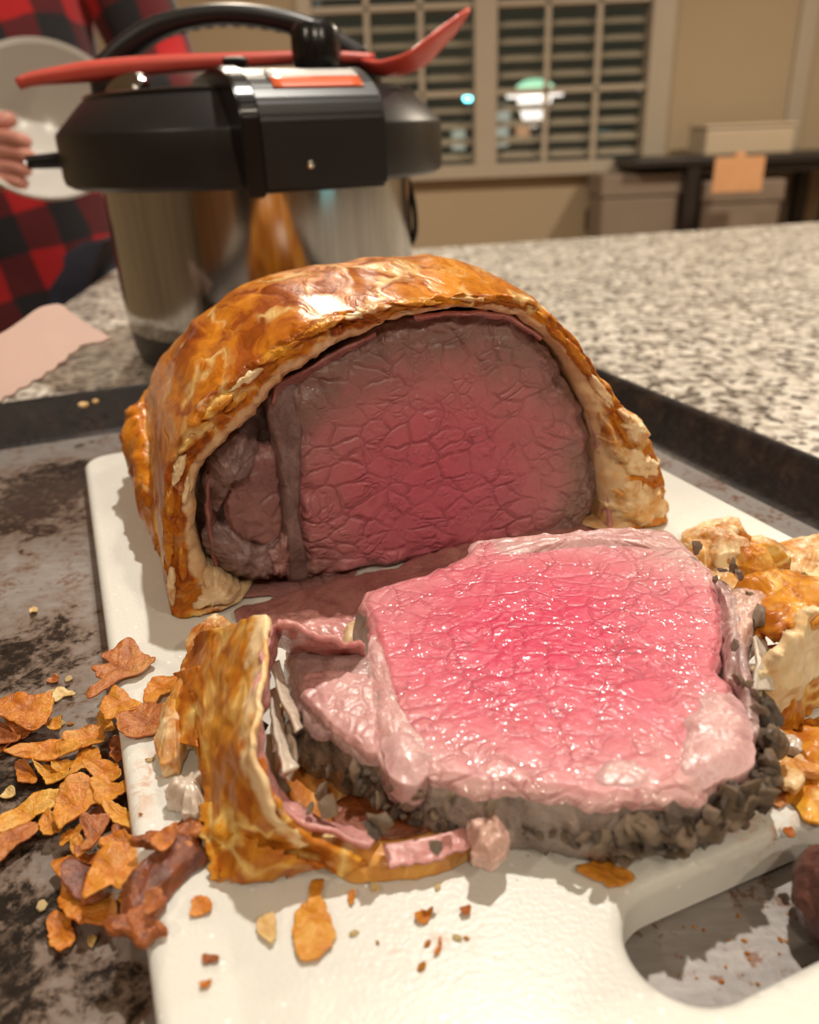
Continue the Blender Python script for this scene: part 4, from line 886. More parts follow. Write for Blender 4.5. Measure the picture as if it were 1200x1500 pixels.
# ------------------------------------------------------------------ right-hand pastry pieces
def heap(name, pts, z, mat, label, cat, h, seed, amp=.003, fr=150, base=ZB, extra=None, K=36):
    P = np.array([at(x, y, z) for x, y in pts]); c = P.mean(0); t = tag(empty(name, (c[0], c[1], base)), label, cat)
    O = P[:, :2]-c[:2]
    slab('crust', O, M[mat], t, pale=.5 if mat == 'crust_pale' else 0., ex=IX, ey=IY, en=IZ, org=(0, 0, z-base), depth=z-base-.0002, top=lump(amp, fr, seed, h), M=240, K=K, ns=6, rnd=.7, rh=(z-base)*.7, jag=.0022, jagf=300, seed=seed)
    return t, c
t, c = heap('torn_pastry', [(985, 800), (1000, 768), (1035, 752), (1075, 745), (1095, 765), (1110, 785), (1150, 790), (1180, 800), (1165, 830), (1140, 850), (1090, 845), (1040, 840)], ZB+.006, 'crust_pale', 'pale puffy heap of torn pastry behind the right end of the slice', 'pastry', .003, 130)
torn(t, np.array([c[0], c[1], ZB]), 1060, 785, ZB+.012, .010, .008, M['crust_pale'], 131, .008); torn(t, np.array([c[0], c[1], ZB]), 1105, 808, ZB+.010, .010, .007, M['crust_side'], 132, .007); torn(t, np.array([c[0], c[1], ZB]), 1030, 800, ZB+.010, .007, .006, M['crust_pale'], 133, .006)
t, c = heap('pastry_strip', [(1110, 795), (1150, 783), (1215, 774), (1260, 775), (1262, 822), (1200, 828), (1150, 826), (1118, 815)], ZB+.003, 'crust_pale', 'flat light brown strip of pastry at the right edge, behind the open crust', 'pastry', .0015, 134, amp=.001)
# the open right crust: a wall of pastry facing the slice
rc0 = at(1150, 1000, ZB); rc = tag(empty('right_pastry_crust', tuple(rc0)), 'folded golden pastry crust with pale inside, right of the pink slice', 'pastry')
def RP3(x, y, z): return tuple(at(x, y, z)-rc0)
ribbon('crust_wall', [RP3(1112, 1078, ZB+.004), RP3(1150, 1045, ZB+.006), RP3(1200, 985, ZB+.008), RP3(1260, 940, ZB+.008)], [RP3(1120, 990, ZB+.020), RP3(1150, 955, ZB+.024), RP3(1190, 905, ZB+.028), RP3(1250, 870, ZB+.028)], M['crust_pale'], rc, th=.003, n=110, m=30, amp=.0028, fr=140, seed=140, jag=.003, pale=lambda u: .75+.0*u)
ribbon('crust_top', [RP3(1075, 880, ZB+.014), RP3(1110, 860, ZB+.020), RP3(1160, 850, ZB+.022), RP3(1250, 880, ZB+.024)], [RP3(1110, 930, ZB+.018), RP3(1140, 940, ZB+.022), RP3(1185, 925, ZB+.024), RP3(1260, 930, ZB+.024)], M['crust_side'], rc, th=.003, n=110, m=26, amp=.003, fr=150, seed=142, jag=.002, bpale=.1)
ribbon('crust_underside', [RP3(1108, 1096, ZB+.0012), RP3(1150, 1078, ZB+.0012), RP3(1205, 1030, ZB+.0012), RP3(1262, 1000, ZB+.0012)], [RP3(1112, 1074, ZB+.005), RP3(1150, 1040, ZB+.007), RP3(1200, 980, ZB+.009), RP3(1260, 935, ZB+.009)], M['crust_side'], rc, th=.0025, n=90, m=20, amp=.0022, fr=170, seed=147, jag=.002, ajag=.003, bpale=.2)
ribbon('ham_layer', [RP3(1110, 955, ZB+.014), RP3(1140, 945, ZB+.016), RP3(1170, 935, ZB+.018)], [RP3(1110, 985, ZB+.012), RP3(1140, 972, ZB+.013), RP3(1175, 955, ZB+.014)], M['ham'], rc, th=.0014, n=50, m=10, amp=.001, seed=143)
ribbon('onion_strand', [RP3(1108, 930, ZB+.022), RP3(1112, 970, ZB+.021), RP3(1106, 1010, ZB+.018)], [RP3(1122, 930, ZB+.020), RP3(1132, 970, ZB+.018), RP3(1135, 1010, ZB+.016)], M['onion'], rc, th=.001, n=40, m=10, amp=.0012, seed=144)
t, c = heap('pastry_shard', [(1122, 1110), (1140, 1075), (1180, 1050), (1230, 1040), (1262, 1100), (1250, 1180), (1195, 1198), (1165, 1170), (1135, 1165)], ZB+.0022, 'crust_side', 'glossy orange pastry shard flat on the board below the folded right crust', 'pastry', .001, 150, amp=.0012)
torn(t, np.array([c[0], c[1], ZB]), 1185, 1085, ZB+.0055, .007, .006, M['crust_side'], 151, .002); torn(t, np.array([c[0], c[1], ZB]), 1160, 1120, ZB+.005, .006, .005, M['crust_pale'], 152, .002); torn(t, np.array([c[0], c[1], ZB]), 1150, 1082, ZB+.0065, .003, .004, M['onion'], 153, .003)

# sticky drippings over the left board edge
dp = [(620, 940), (690, 850), (780, 790), (800, 850), (795, 960), (830, 990), (720, 1070), (640, 1175), (585, 1235), (520, 1290), (465, 1275), (470, 1130), (545, 1030)]
P = np.array([at(x/2.679, 880+y/2.679, ZB+.002) for x, y in dp]); c = P.mean(0)
dr = tag(empty('sticky_drippings', (c[0], c[1], ZB)), 'dark brown glossy sticky strip of caramelised drippings across the left board edge', 'drippings')
slab('glaze', P[:, :2]-c[:2], M['drip'], dr, IX, IY, IZ, (0, 0, .0022), .0016, top=lump(.0018, 170, 160, .0012), M=220, K=34, rnd=.35, rh=.0016, jag=.0014, jagf=300)
torn(dr, np.array([c[0], c[1], ZB]), 205, 1345, ZB+.003, .005, .004, M['fl_brown'], 161, .002, 'crust_bit'); torn(dr, np.array([c[0], c[1], ZB]), 250, 1225, ZB+.004, .006, .004, M['fl_brown'], 162, .002, 'crust_bit')

# seared piece on the tray at the far right bottom
q = at(1225, 1325, .012); sp = tag(empty('seared_piece', (q[0]+.004, q[1], ZT), (0, 0, .35)), 'dark brown seared piece of meat on the tray, seen through the board slot', 'meat')
bm = bmesh.new(); bmesh.ops.create_icosphere(bm, subdivisions=5, radius=1)
for v in bm.verts:
    d = np.array(v.co); k = 1+.10*float(fbm(d*3, 3, 170))+.05*float(fbm(d*9, 2, 171)); v.co = Vector((d[0]*.0115*k, d[1]*.0118*k, max(-.0088, d[2]*.0095*k)))
bm_obj('meat', bm, M['seared'], sp, smooth=True, loc=(0, 0, .009))
bm = bmesh.new(); bmesh.ops.create_icosphere(bm, subdivisions=3, radius=1)
for v in bm.verts:
    d = np.array(v.co); v.co = Vector(d*.0022*(1+.3*float(fbm(d*2, 2, 172))))
bm_obj('charred_bit', bm, M['mush'], sp, smooth=True, loc=(-.006, -.003, .0165))

# ================================================================== FLAKES
def flake(pts, z, mat, label, group=None, curl=.0015, seed=0, th=.0005, name='pastry_flake', base=None, amp=.0012):
    P = np.array([at(x, y, z) for x, y in pts]); c = P.mean(0); O = P[:, :2]-c[:2]
    def top(Q, s):
        r = np.linalg.norm(O, axis=1).max(); d_ = np.array([math.cos(seed*1.9), math.sin(seed*1.9)]); u = Q@d_/r
        return curl*u*u + fbm(np.c_[Q*140, Q[:, :1]*0+seed], 3, seed)*amp + fbm(np.c_[Q*500, Q[:, :1]*0+seed], 2, seed)*.0003
    o = slab(name, O, M[mat], None, IX, IY, IZ, (0, 0, 0), 0, top=top, M=84, K=10, ns=2, rnd=.05, rh=0, jag=.0009, jagf=700, seed=seed)
    # give the sheet its thickness below the top surface
    v = np.zeros(len(o.data.vertices)*3, np.float32); o.data.vertices.foreach_get('co', v); v = v.reshape(-1, 3)
    nt_ = 1+10*84; v[nt_:nt_+84] = v[nt_-84:nt_]-[0, 0, th]; v[nt_+84:nt_+168] = c[2]*0+v[nt_-84:nt_]*[.6, .6, 1]-[0, 0, th]; v[-1] = v[0]-[0, 0, th]
    lowest = v[:, 2].min(); o.data.vertices.foreach_set('co', v.ravel()); o.data.update()
    o.location = tuple(c)
    if base is not None: o.location.z = max(c[2], base-lowest+.0002)
    return tag(o, label, 'pastry flake', group)
Z6 = lambda pts: [(x/2.679, 880+y/2.679) for x, y in pts]
FL = [
 ([(345, 345), (400, 310), (360, 262), (430, 240), (400, 212), (470, 170), (512, 150), (560, 200), (600, 225), (605, 245), (545, 285), (470, 310), (388, 362), (340, 382)], ZB+.002, 'fl_brown', 'large brown folded flake straddling the left board edge, below the shadow of the roast'),
 ([(395, 397), (425, 365), (457, 345), (500, 370), (550, 405), (510, 440), (470, 460), (410, 462)], ZB+.0012, 'fl_gold', 'mustard yellow square flake on the left board edge'),
 ([(460, 465), (500, 430), (562, 405), (645, 418), (650, 470), (640, 502), (560, 530), (480, 532)], ZB+.0018, 'fl_brown', 'brown ridged flake on the board touching the left crust'),
 ([(562, 385), (585, 330), (615, 305), (650, 300), (695, 290), (705, 345), (640, 372), (600, 410)], ZB+.002, 'fl_orange', 'orange flake behind the ridged brown one on the board'),
 ([(-40, 400), (20, 372), (80, 358), (140, 372), (205, 370), (198, 440), (150, 490), (110, 505), (40, 470), (-40, 440)], ZT+.006, 'fl_orange', 'broad orange flake on top of the leftmost pile on the tray'),
 ([(10, 450), (60, 430), (190, 420), (190, 460), (120, 520), (80, 535), (40, 500)], ZT+.004, 'fl_brown', 'brown flake underneath the broad one in the leftmost pile'),
 ([(-40, 480), (30, 495), (80, 530), (70, 560), (0, 566), (-40, 570)], ZT+.003, 'fl_brown', 'reddish flake at the lower left end of the leftmost pile'),
 ([(182, 480), (200, 460), (230, 455), (238, 480), (232, 500), (190, 502)], ZT+.003, 'fl_gold', 'small curled golden flake right beside the leftmost pile'),
 ([(210, 372), (240, 345), (295, 365), (290, 378), (250, 375), (215, 395)], ZT+.001, 'fl_pale', 'thin pale sliver on the tray above the leftmost pile'),
 ([(185, 305), (205, 295), (230, 300), (225, 318), (195, 322)], ZT+.001, 'fl_brown', 'single small brown flake on bare grey tray'),
 ([(28, 610), (70, 580), (130, 558), (190, 548), (250, 545), (325, 578), (318, 604), (250, 618), (180, 632), (90, 620)], ZT+.005, 'fl_orange', 'long orange flake lying crosswise at the top of the middle pile'),
 ([(242, 540), (290, 515), (345, 500), (402, 498), (412, 558), (370, 570), (320, 578)], ZT+.006, 'fl_orange', 'bright orange flake at the upper right of the middle pile'),
 ([(55, 640), (78, 625), (102, 628), (140, 680), (142, 712), (100, 716), (70, 705)], ZT+.002, 'fl_orange', 'small rounded orange flake below the long crosswise one'),
 ([(133, 648), (165, 655), (205, 650), (270, 680), (275, 712), (220, 724), (180, 718), (155, 680)], ZT+.003, 'fl_gold', 'golden wrinkled flake in the centre of the middle pile'),
 ([(272, 692), (290, 630), (325, 585), (385, 580), (392, 620), (370, 650), (330, 655)], ZT+.0055, 'fl_gold', 'upright golden flake under the bright orange one'),
 ([(330, 650), (380, 625), (430, 618), (478, 675), (470, 700), (420, 712), (365, 695)], ZT+.007, 'fl_orange', 'curled orange flake nearest the board in the middle pile'),
 ([(205, 835), (215, 790), (250, 742), (330, 703), (425, 760), (350, 800), (300, 850), (268, 872), (243, 908), (220, 880)], ZT+.007, 'fl_orange', 'large forked orange flake in the lower pile'),
 ([(-60, 880), (20, 830), (90, 790), (160, 755), (242, 758), (200, 810), (140, 835), (80, 868), (0, 910), (-60, 930)], ZT+.004, 'fl_gold', 'long yellow strip of pastry at the left edge of the tray'),
 ([(-60, 930), (0, 912), (60, 885), (120, 865), (162, 878), (120, 930), (80, 962), (0, 1018), (-60, 1030)], ZT+.003, 'fl_brown', 'long brown strip of pastry below the yellow strip'),
 ([(153, 885), (175, 855), (202, 838), (240, 898), (225, 918), (180, 932)], ZT+.0035, 'fl_gold', 'small golden flake between the yellow strip and the lower pile'),
 ([(228, 940), (240, 915), (262, 893), (332, 865), (330, 890), (308, 912), (260, 950), (238, 968)], ZT+.005, 'fl_gold', 'narrow golden flake below the large forked one'),
 ([(318, 868), (370, 855), (422, 856), (405, 900), (380, 940), (352, 986), (318, 976), (335, 920)], ZT+.009, 'fl_brown', 'ragged brown flake hanging over the lower pile'),
 ([(385, 945), (420, 920), (470, 908), (535, 950), (520, 968), (460, 960), (400, 962)], ZT+.009, 'fl_orange', 'narrow orange flake across the lower pile next to the board'),
 ([(360, 725), (420, 712), (480, 722), (500, 700), (502, 750), (460, 775), (420, 792), (380, 780)], ZT+.007, 'fl_gold', 'wavy golden flake beside the board edge above the lower pile'),
 ([(396, 790), (440, 790), (475, 802), (522, 830), (528, 870), (510, 892), (470, 880), (430, 850)], ZT+.008, 'fl_gold', 'pale gold flake against the board edge in the lower pile'),
 ([(290, 940), (330, 985), (400, 975), (420, 1010), (360, 1030), (300, 1000)], ZT+.007, 'fl_brown', 'brown flake half hidden under the large blistered one'),
 ([(328, 1165), (335, 1100), (350, 1050), (400, 985), (470, 965), (532, 972), (546, 1030), (520, 1090), (480, 1152), (440, 1122), (390, 1140)], ZT+.011, 'fl_orange', 'large blistered orange flake on top of the lowest pile'),
 ([(198, 1030), (230, 1008), (290, 1002), (325, 1060), (315, 1120), (340, 1180), (440, 1150), (466, 1235), (430, 1262), (380, 1276), (300, 1262), (235, 1205), (228, 1160), (240, 1100)], ZT+.004, 'fl_orange', 'big curved flake with glossy brown centre at the bottom of the lowest pile'),
 ([(245, 1050), (320, 1020), (420, 1060), (430, 1160), (340, 1190), (300, 1160), (250, 1110)], ZT+.0062, 'drip', 'dark glossy patch of glaze on the big curved flake'),
 ([(188, 1260), (210, 1230), (252, 1225), (292, 1290), (284, 1350), (240, 1376), (196, 1352)], ZT+.0015, 'fl_orange', 'lone rounded orange flake on the tray, lowest at the left'),
 ([(468, 1290), (485, 1245), (503, 1215), (562, 1278), (530, 1300), (500, 1306)], ZT+.006, 'fl_brown', 'reddish brown flake at the lower tip of the sticky drippings'),
 ([(430, 560), (470, 540), (492, 600), (470, 640), (440, 620)], ZT+.006, 'fl_brown', 'brown scrap wedged against the board edge above the wavy golden flake'),
 ([(320, 560), (380, 590), (400, 640), (350, 640), (310, 610)], ZT+.004, 'fl_brown', 'brown flake under the upright golden one in the middle pile'),
 ([(60, 560), (20, 590), (-30, 600), (-30, 575), (20, 560)], ZT+.002, 'fl_brown', 'thin reddish sliver between the leftmost pile and the long crosswise flake'),
 ([(440, 900), (520, 895), (540, 940), (500, 965), (450, 945)], ZT+.0065, 'fl_brown', 'brown scrap touching the board under the narrow orange flake'),
 ([(300, 780), (380, 760), (430, 800), (400, 850), (330, 850), (290, 820)], ZT+.0045, 'drip', 'dark sticky scrap glimpsed between the forked flake and the board'),
 ([(280, 960), (320, 930), (360, 960), (350, 1000), (300, 1010)], ZT+.0065, 'fl_gold', 'golden scrap above the half hidden brown flake'),
 ([(470, 1160), (530, 1090), (560, 1120), (520, 1180), (480, 1200)], ZT+.008, 'fl_gold', 'golden scrap between the blistered flake and the sticky drippings'),
 ([(200, 640), (250, 620), (300, 630), (270, 665), (215, 660)], ZT+.0045, 'fl_gold', 'yellow scrap under the long crosswise flake'),
 ([(395, 450), (440, 470), (450, 520), (410, 520), (380, 490)], ZT+.004, 'fl_gold', 'yellow scrap on the tray under the mustard square flake'),
 ([(600, 960), (650, 900), (700, 890), (690, 940), (640, 985)], ZB+.006, 'fl_orange', 'translucent orange scrap stuck on the upper sticky drippings'),
 ([(560, 1170), (620, 1130), (650, 1160), (620, 1200), (575, 1225)], ZB+.006, 'fl_brown', 'brown scrap stuck on the lower sticky drippings'),
 ([(2, 765), (25, 742), (50, 736), (62, 758), (35, 776), (12, 782)], ZT+.001, 'fl_pale', 'pale yellow crumb on the tray between the two left piles'),
 ([(342, 1340), (360, 1315), (380, 1320), (376, 1345), (355, 1358)], ZT+.001, 'fl_pale', 'pale crumb on the tray right of the lone rounded flake'),
 ([(110, 40), (135, 28), (148, 40), (130, 54)], ZT+.001, 'fl_pale', 'tiny pale crumb alone on the grey tray near the upper left of the board'),
 ([(-20, 1385), (20, 1378), (50, 1385), (20, 1400), (-20, 1402)], ZT+.001, 'fl_brown', 'reddish scrap on the tray at the lower left edge of the picture') if False else None,
]
for i, fdef in enumerate([f_ for f_ in FL if f_]):
    pts, z, mm, lab = fdef; flake(Z6(pts), z, mm, lab, seed=200+i, base=ZT if z < ZB else ZB, curl=.0008+.0016*rng.random())
ZS = lambda pts: [(230+x/2.4, 860+y/2.4) for x, y in pts]
BF = [
 (ZS([(540, 1032), (585, 1030), (578, 1080), (595, 1130), (632, 1218), (600, 1280), (515, 1318), (480, 1255), (488, 1150), (530, 1095)]), 'fl_gold', 'bottle shaped golden flake on the board in front of the left crust'),
 (ZS([(120, 1110), (160, 1082), (192, 1110), (180, 1140), (130, 1155)]), 'fl_orange', 'small square orange flake near the lower left edge of the board'),
 (ZS([(340, 1200), (370, 1165), (408, 1152), (422, 1200), (405, 1255), (380, 1230)]), 'fl_pale', 'pale fan shaped flake left of the bottle shaped one'),
 (ZS([(908, 1155), (930, 1138), (966, 1134), (964, 1170), (930, 1182)]), 'fl_orange', 'small orange block of crust in front of the slice, mid board'),
 (ZS([(158, 1300), (185, 1288), (215, 1295), (195, 1315), (170, 1320)]), 'fl_brown', 'thin brown scrap below the small square flake on the board'),
 (ZS([(148, 1390), (165, 1378), (190, 1385), (178, 1402), (155, 1405)]), 'fl_orange', 'lowest tiny orange scrap on the left of the board'),
 (ZS([(670, 1080), (690, 1060), (698, 1085), (682, 1108)]), 'fl_gold', 'tiny golden scrap between the bottle shaped flake and the slice'),
 (ZS([(980, 1270), (995, 1240), (1003, 1262), (995, 1290), (975, 1290)]), 'fl_orange', 'thin orange scrap in the grease mark on the board'),
 (ZS([(1068, 1135), (1082, 1122), (1108, 1130), (1100, 1145), (1075, 1148)]), 'fl_brown', 'dark red speck on the board in front of the slice'),
 (ZS([(755, 1060), (768, 1050), (780, 1062), (765, 1072)]), 'fl_pale', 'pale speck on the board just below the slice crust'),
 ([(845, 1275), (870, 1262), (900, 1268), (928, 1280), (905, 1298), (870, 1290)], 'fl_gold', 'yellow oily flake under the front edge of the slice'),
 ([(1000, 1205), (1030, 1180), (1060, 1170), (1078, 1185), (1055, 1210), (1025, 1225)], 'fl_brown', 'brown oily flake under the right front edge of the slice'),
 ([(1148, 1216), (1158, 1212), (1168, 1222), (1158, 1228)], 'fl_orange', 'small orange scrap on the board near the right end of the slot'),
 ([(1126, 1150), (1136, 1142), (1150, 1165), (1146, 1182), (1128, 1172)], 'fl_brown', 'red brown scrap beside the flat shard at right'),
 ([(1180, 835), (1200, 825), (1230, 830), (1220, 850), (1190, 848)], 'fl_pale', 'pale scrap on the board behind the folded right crust'),
]
for i, (pts, mm, lab) in enumerate(BF): flake(pts, ZB+.0009, mm, lab, seed=260+i, curl=.0006, base=ZB, amp=.0006)
# tiny crumbs
bm = bmesh.new(); bmesh.ops.create_icosphere(bm, subdivisions=2, radius=1)
for v in bm.verts:
    d = np.array(v.co); v.co = Vector(d*(1+.4*float(fbm(d*1.3, 2, 180)))); v.co.z *= .5
cm = bpy.data.meshes.new('crumb'); bm.to_mesh(cm); bm.free(); cm2 = cm.copy(); cm.materials.append(M['fl_orange']); cm2.materials.append(M['fl_pale'])
for k in range(26):
    x, y = rng.uniform(20, 190), rng.uniform(985, 1330); q = at(x, y, ZT)
    o = link('crumb', cm if k % 3 else cm2, None, None, (q[0], q[1], ZT+.0004), (0, 0, rng.random()*6)); s_ = .0005+.0007*rng.random(); o.scale = (s_*1.4, s_, s_)
    tag(o, 'tiny loose pastry crumb on the steel tray among the flakes', 'crumb', 'tiny crumbs on the tray')
for k in range(16):
    x, y = (rng.uniform(205, 290), rng.uniform(1020, 1200)) if k < 8 else (rng.uniform(300, 760), rng.uniform(1290, 1420)); q = at(x, y, ZB)
    o = link('crumb', cm if k % 3 else cm2, None, None, (q[0], q[1], ZB+.0003), (0, 0, rng.random()*6)); s_ = .0003+.0005*rng.random(); o.scale = (s_*1.5, s_, s_)
    tag(o, 'speck sized pastry crumb on the white board', 'crumb', 'tiny crumbs on the board')
for k in range(22):
    x, y = rng.uniform(960, 1170), rng.uniform(1330, 1450); q = at(x, y, ZT); uu_, vv_ = float(np.dot(q, BU)), float(np.dot(q, BV))
    if abs(vv_-.0745) > .010 or uu_ > .135: continue
    o = link('crumb', cm, None, None, (q[0], q[1], ZT+.0002), (0, 0, rng.random()*6)); s_ = .0002+.0003*rng.random(); o.scale = (s_*1.4, s_, s_)
    tag(o, 'brown speck on the tray inside the board slot', 'crumb', 'specks in the slot')

# ================================================================== PRESSURE COOKER
PC = np.array([-.0997, .6388]); pot = tag(empty('pressure_cooker', (PC[0], PC[1], 0)), 'steel electric pressure cooker with a black lid behind the roast', 'cooker')
lathe('base', [(.098, 0), (.104, .002), (.107, .010), (.108, .022), (.1085, .024)], M['black_plastic'], pot)
lathe('steel_body', [(.1078, .0235), (.109, .026), (.110, .04), (.110, .124)], M['steel'], pot)
lathe('lid', [(.100, .121), (.128, .1215), (.1325, .124), (.1335, .128), (.1335, .1535), (.1327, .1555), (.116, .1715), (.112, .1748), (.107, .176), (.05, .1775), (0, .178)], M['black_plastic'], pot, seg=128)
lathe('lid_ring', [(.112, .1748), (.1126, .1765), (.1105, .1775), (.1075, .1765)], M['black_gloss'], pot, seg=128)
def pl_(x, y, z): return (x-PC[0], y-PC[1], z)
# front housing, its rounded shoulder carries the label
az = math.atan2(-.1388, .0607)
ex_ = np.array([math.cos(az), math.sin(az)]); BW = .076
ell = lambda a, o=0.: (.1035+(.048+o)*math.sin(a), .1545+(.0305+o)*math.cos(a))
prof = [(.035, .170), (.035, .1825), (.095, .185)] + [ell(a) for a in np.linspace(.06, math.pi/2, 12)] + [(.1515, .1205), (.1435, .1195), (.137, .123), (.120, .150)]
prism('control_housing', prof, BW, M['black_plastic'], pot, bev=.002, rot=(0, 0, az), smooth=True)
prism('side_strap', [(x+.0018 if x > .05 else x, z+.0014 if z > .13 else z-.002) for x, z in prof], .010, M['black_gloss'], pot, bev=.001, rot=(0, 0, az), smooth=True, loc=((BW/2+.004)*math.sin(az), -(BW/2+.004)*math.cos(az), 0))
def onblk(r, s_, z): return (ex_[0]*r - ex_[1]*s_, ex_[1]*r+ex_[0]*s_, z)
for nm, a0, a1, mm in (('white_label', .40, .66, 'sticker_white'), ('orange_label', .67, .92, 'sticker_orange')):
    V = []; aa = np.linspace(a0, a1, 7); sv = np.linspace(-.024, .029, 9)
    for o_ in (.0001, .0008):
        for a_ in aa:
            for s_ in sv: V.append(onblk(ell(a_, o_)[0], s_, ell(a_, o_)[1]))
    f = grid_faces(7, 9, False)+grid_faces(7, 9, False, 63)
    for i in range(6): f += [(i*9, (i+1)*9, 63+(i+1)*9, 63+i*9), (i*9+8, 63+i*9+8, 63+(i+1)*9+8, (i+1)*9+8)]
    for j in range(8): f += [(j, 63+j, 63+j+1, j+1), (54+j, 54+j+1, 63+54+j+1, 63+54+j)]
    mk(nm, V, f, M[mm], pot)
q = onblk(.1516, -.010, .134); lathe('screw', [(0, 0), (.002, 0), (.0022, .0012), (.001, .0016), (0, .0012)], M['steel'], pot, seg=16, loc=q).rotation_euler = (0, math.pi/2, az)
q = onblk(.105, -.042, .1955); box('latch', (-.007, -.006, 0), (.007, .006, .006), M['black_gloss'], pot, bev=.002).location = (atY(345, 92, .545)[0]-PC[0], .545-PC[1], atY(345, 92, .545)[2])
hp = [pl_(*atY(158, 100, .63)), pl_(*atY(190, 68, .63)), pl_(*atY(240, 38, .63)), pl_(*atY(320, 22, .63)), pl_(*atY(400, 28, .63)), pl_(*atY(465, 48, .63)), pl_(*atY(530, 88, .63))]
hb = tube('handle', hp, .012, [.0085, .0075, .0065, .0062, .0065, .0075, .0085], M['black_plastic'], pot, seg=20, n=50, square=3)
nubs = catmull(np.array(hp), 60, closed=False)
for k in range(16, 44, 3):
    p_ = nubs[k]; o = lathe('grip_nub', [(0, -.0022), (.003, -.0016), (.0045, 0), (.003, .0016), (0, .0022)], M['black_plastic'], pot, seg=12, loc=(p_[0], p_[1], p_[2]-.0052))
for x, y in ((165, 102), (522, 85)):
    q = pl_(*atY(x, y, .63)); lathe('handle_foot', [(.017, .174), (.016, q[2]-.002), (.011, q[2]+.003), (0, q[2]+.004)], M['black_plastic'], pot, seg=28, loc=(q[0], q[1], 0))
q = atY(465, 95, .575); q2 = atY(465, 34, .575); zz = q[2]
lathe('pressure_valve', [(.0135, zz-.004), (.0150, zz), (.0155, zz+.004), (.0150, q2[2]-.004), (.012, q2[2]), (0, q2[2]+.0006)], M['black_gloss'], pot, seg=36, loc=(q[0]-PC[0], .575-PC[1], 0))
q = atY(183, 127, .56); o = lathe('float_cap', [(.0, .0035), (.010, .003), (.012, .001), (.0125, -.006), (0, -.007)], M['steel'], pot, seg=28, loc=pl_(*q)); o.rotation_euler = (.7, -.3, 0); o.scale = (1.15, .8, .8)
a = atY(40, 238, .60); b_ = atY(125, 232, .61)
tube('side_lug', [pl_(*a), pl_(*((a+b_)/2)), pl_(*b_)], [.0045, .0055, .008], [.0042, .005, .007], M['black_gloss'], pot, seg=14, n=10, square=4)
a = atY(603, 262, .64); tube('side_bracket', [pl_(a[0]-.004, .64, .122), pl_(a[0]+.001, .64, .10), pl_(a[0]+.001, .64, .078), pl_(a[0]-.007, .64, .066)], .012, .002, M['black_plastic'], pot, seg=12, n=16, square=4)

# coral spoon across the lid
spn = tag(empty('serving_spoon', tuple(atY(345, 98, .598))), 'long coral red spoon lying across the cooker lid', 'spoon'); so = atY(345, 98, .598)
def sp3(x, y, Y): return atY(x, y, Y)-so
tube('spoon_handle', [sp3(27, 123, .585), sp3(60, 114, .587), sp3(200, 98, .592), sp3(345, 89, .597), sp3(470, 84, .602), sp3(548, 86, .604)], [.005, .0085, .0085, .0075, .006, .006], [.0035, .0062, .0058, .0048, .004, .0032], M['coral'], spn, seg=18, n=60, square=2.6)
# bowl: cross sections from neck to tip
ax = catmull(np.array([sp3(530, 88, .603), sp3(560, 94, .604), sp3(600, 82, .606), sp3(645, 46, .608), sp3(686, 11, .610)]), 40, closed=False)
wd = np.interp(np.linspace(0, 1, 40), [0, .15, .35, .6, .85, .95, 1], [.006, .013, .022, .026, .020, .012, .002]); T, N, B = frames(ax)
V = []; dp_ = np.interp(np.linspace(0, 1, 40), [0, .2, .5, .8, 1], [.002, .008, .011, .007, .001]); mm_ = 17
for sgn in (0, 1):
    for i in range(40):
        for j in range(mm_):
            u = -1+2*j/(mm_-1); V.append(ax[i]+B[i]*u*wd[i]+N[i]*(dp_[i]*(u*u-.75)-sgn*.0022))
k = 40*mm_; f = grid_faces(40, mm_, False)+[tuple(reversed(q)) for q in grid_faces(40, mm_, False, k)]
for i in range(39):
    f.append((i*mm_, (i+1)*mm_, k+(i+1)*mm_, k+i*mm_)); f.append((i*mm_+mm_-1, k+i*mm_+mm_-1, k+(i+1)*mm_+mm_-1, (i+1)*mm_+mm_-1))
for j in range(mm_-1):
    f.append((j, k+j, k+j+1, j+1)); a = 39*mm_; f.append((a+j, a+j+1, k+a+j+1, k+a+j))
mk('spoon_bowl', V, f, M['coral'], spn)

# ================================================================== PINK PLASTIC KNIFE at the left
ka = at(0, 588, .0262); kt = atY(163, 495, .463); kc = atY(85, 446, .478); kn = np.cross(kt-ka, kc-ka); kn /= np.linalg.norm(kn)
if kn[1] > 0: kn = -kn
kx = (kt-ka)/np.linalg.norm(kt-ka); ky = np.cross(kn, kx); ky = -ky if ky[2] < 0 else ky
knf = tag(empty('serrated_knife', tuple(ka)), 'pale pink flat blade with scalloped serrated edge leaning on the back rim of the tray', 'knife')
def kp(x, y): p_ = onp(x, y, ka, kn)-ka; return (float(np.dot(p_, kx)), float(np.dot(p_, ky)))
tip = kp(163, 495); pts = []
te = [(-150, 545), (-60, 515), (0, 489), (30, 470), (55, 452), (75, 446), (90, 446), (105, 458), (130, 475), (155, 490), (163, 496)]
top_e = catmull(np.array([kp(*q) for q in te]), 50, closed=False)
bot = catmull(np.array([kp(*q) for q in [(163, 496), (150, 503), (120, 508), (80, 540), (40, 565), (0, 588), (-60, 622), (-150, 668)]]), 110, closed=False)
sr = np.abs(np.sin(np.linspace(0, 1, 110)*math.pi*15))*.0016*sm(.06, .16, np.linspace(0, 1, 110)); bot[:, 1] += .0016-sr
poly = np.vstack([top_e, bot[1:-1]])
bm = bmesh.new(); vs = [bm.verts.new(tuple(kx*a_+ky*b__)) for a_, b__ in poly]; f = bm.faces.new(vs); r = bmesh.ops.extrude_face_region(bm, geom=[f])
for v in [q for q in r['geom'] if isinstance(q, bmesh.types.BMVert)]: v.co += Vector(tuple(-kn*.0018))
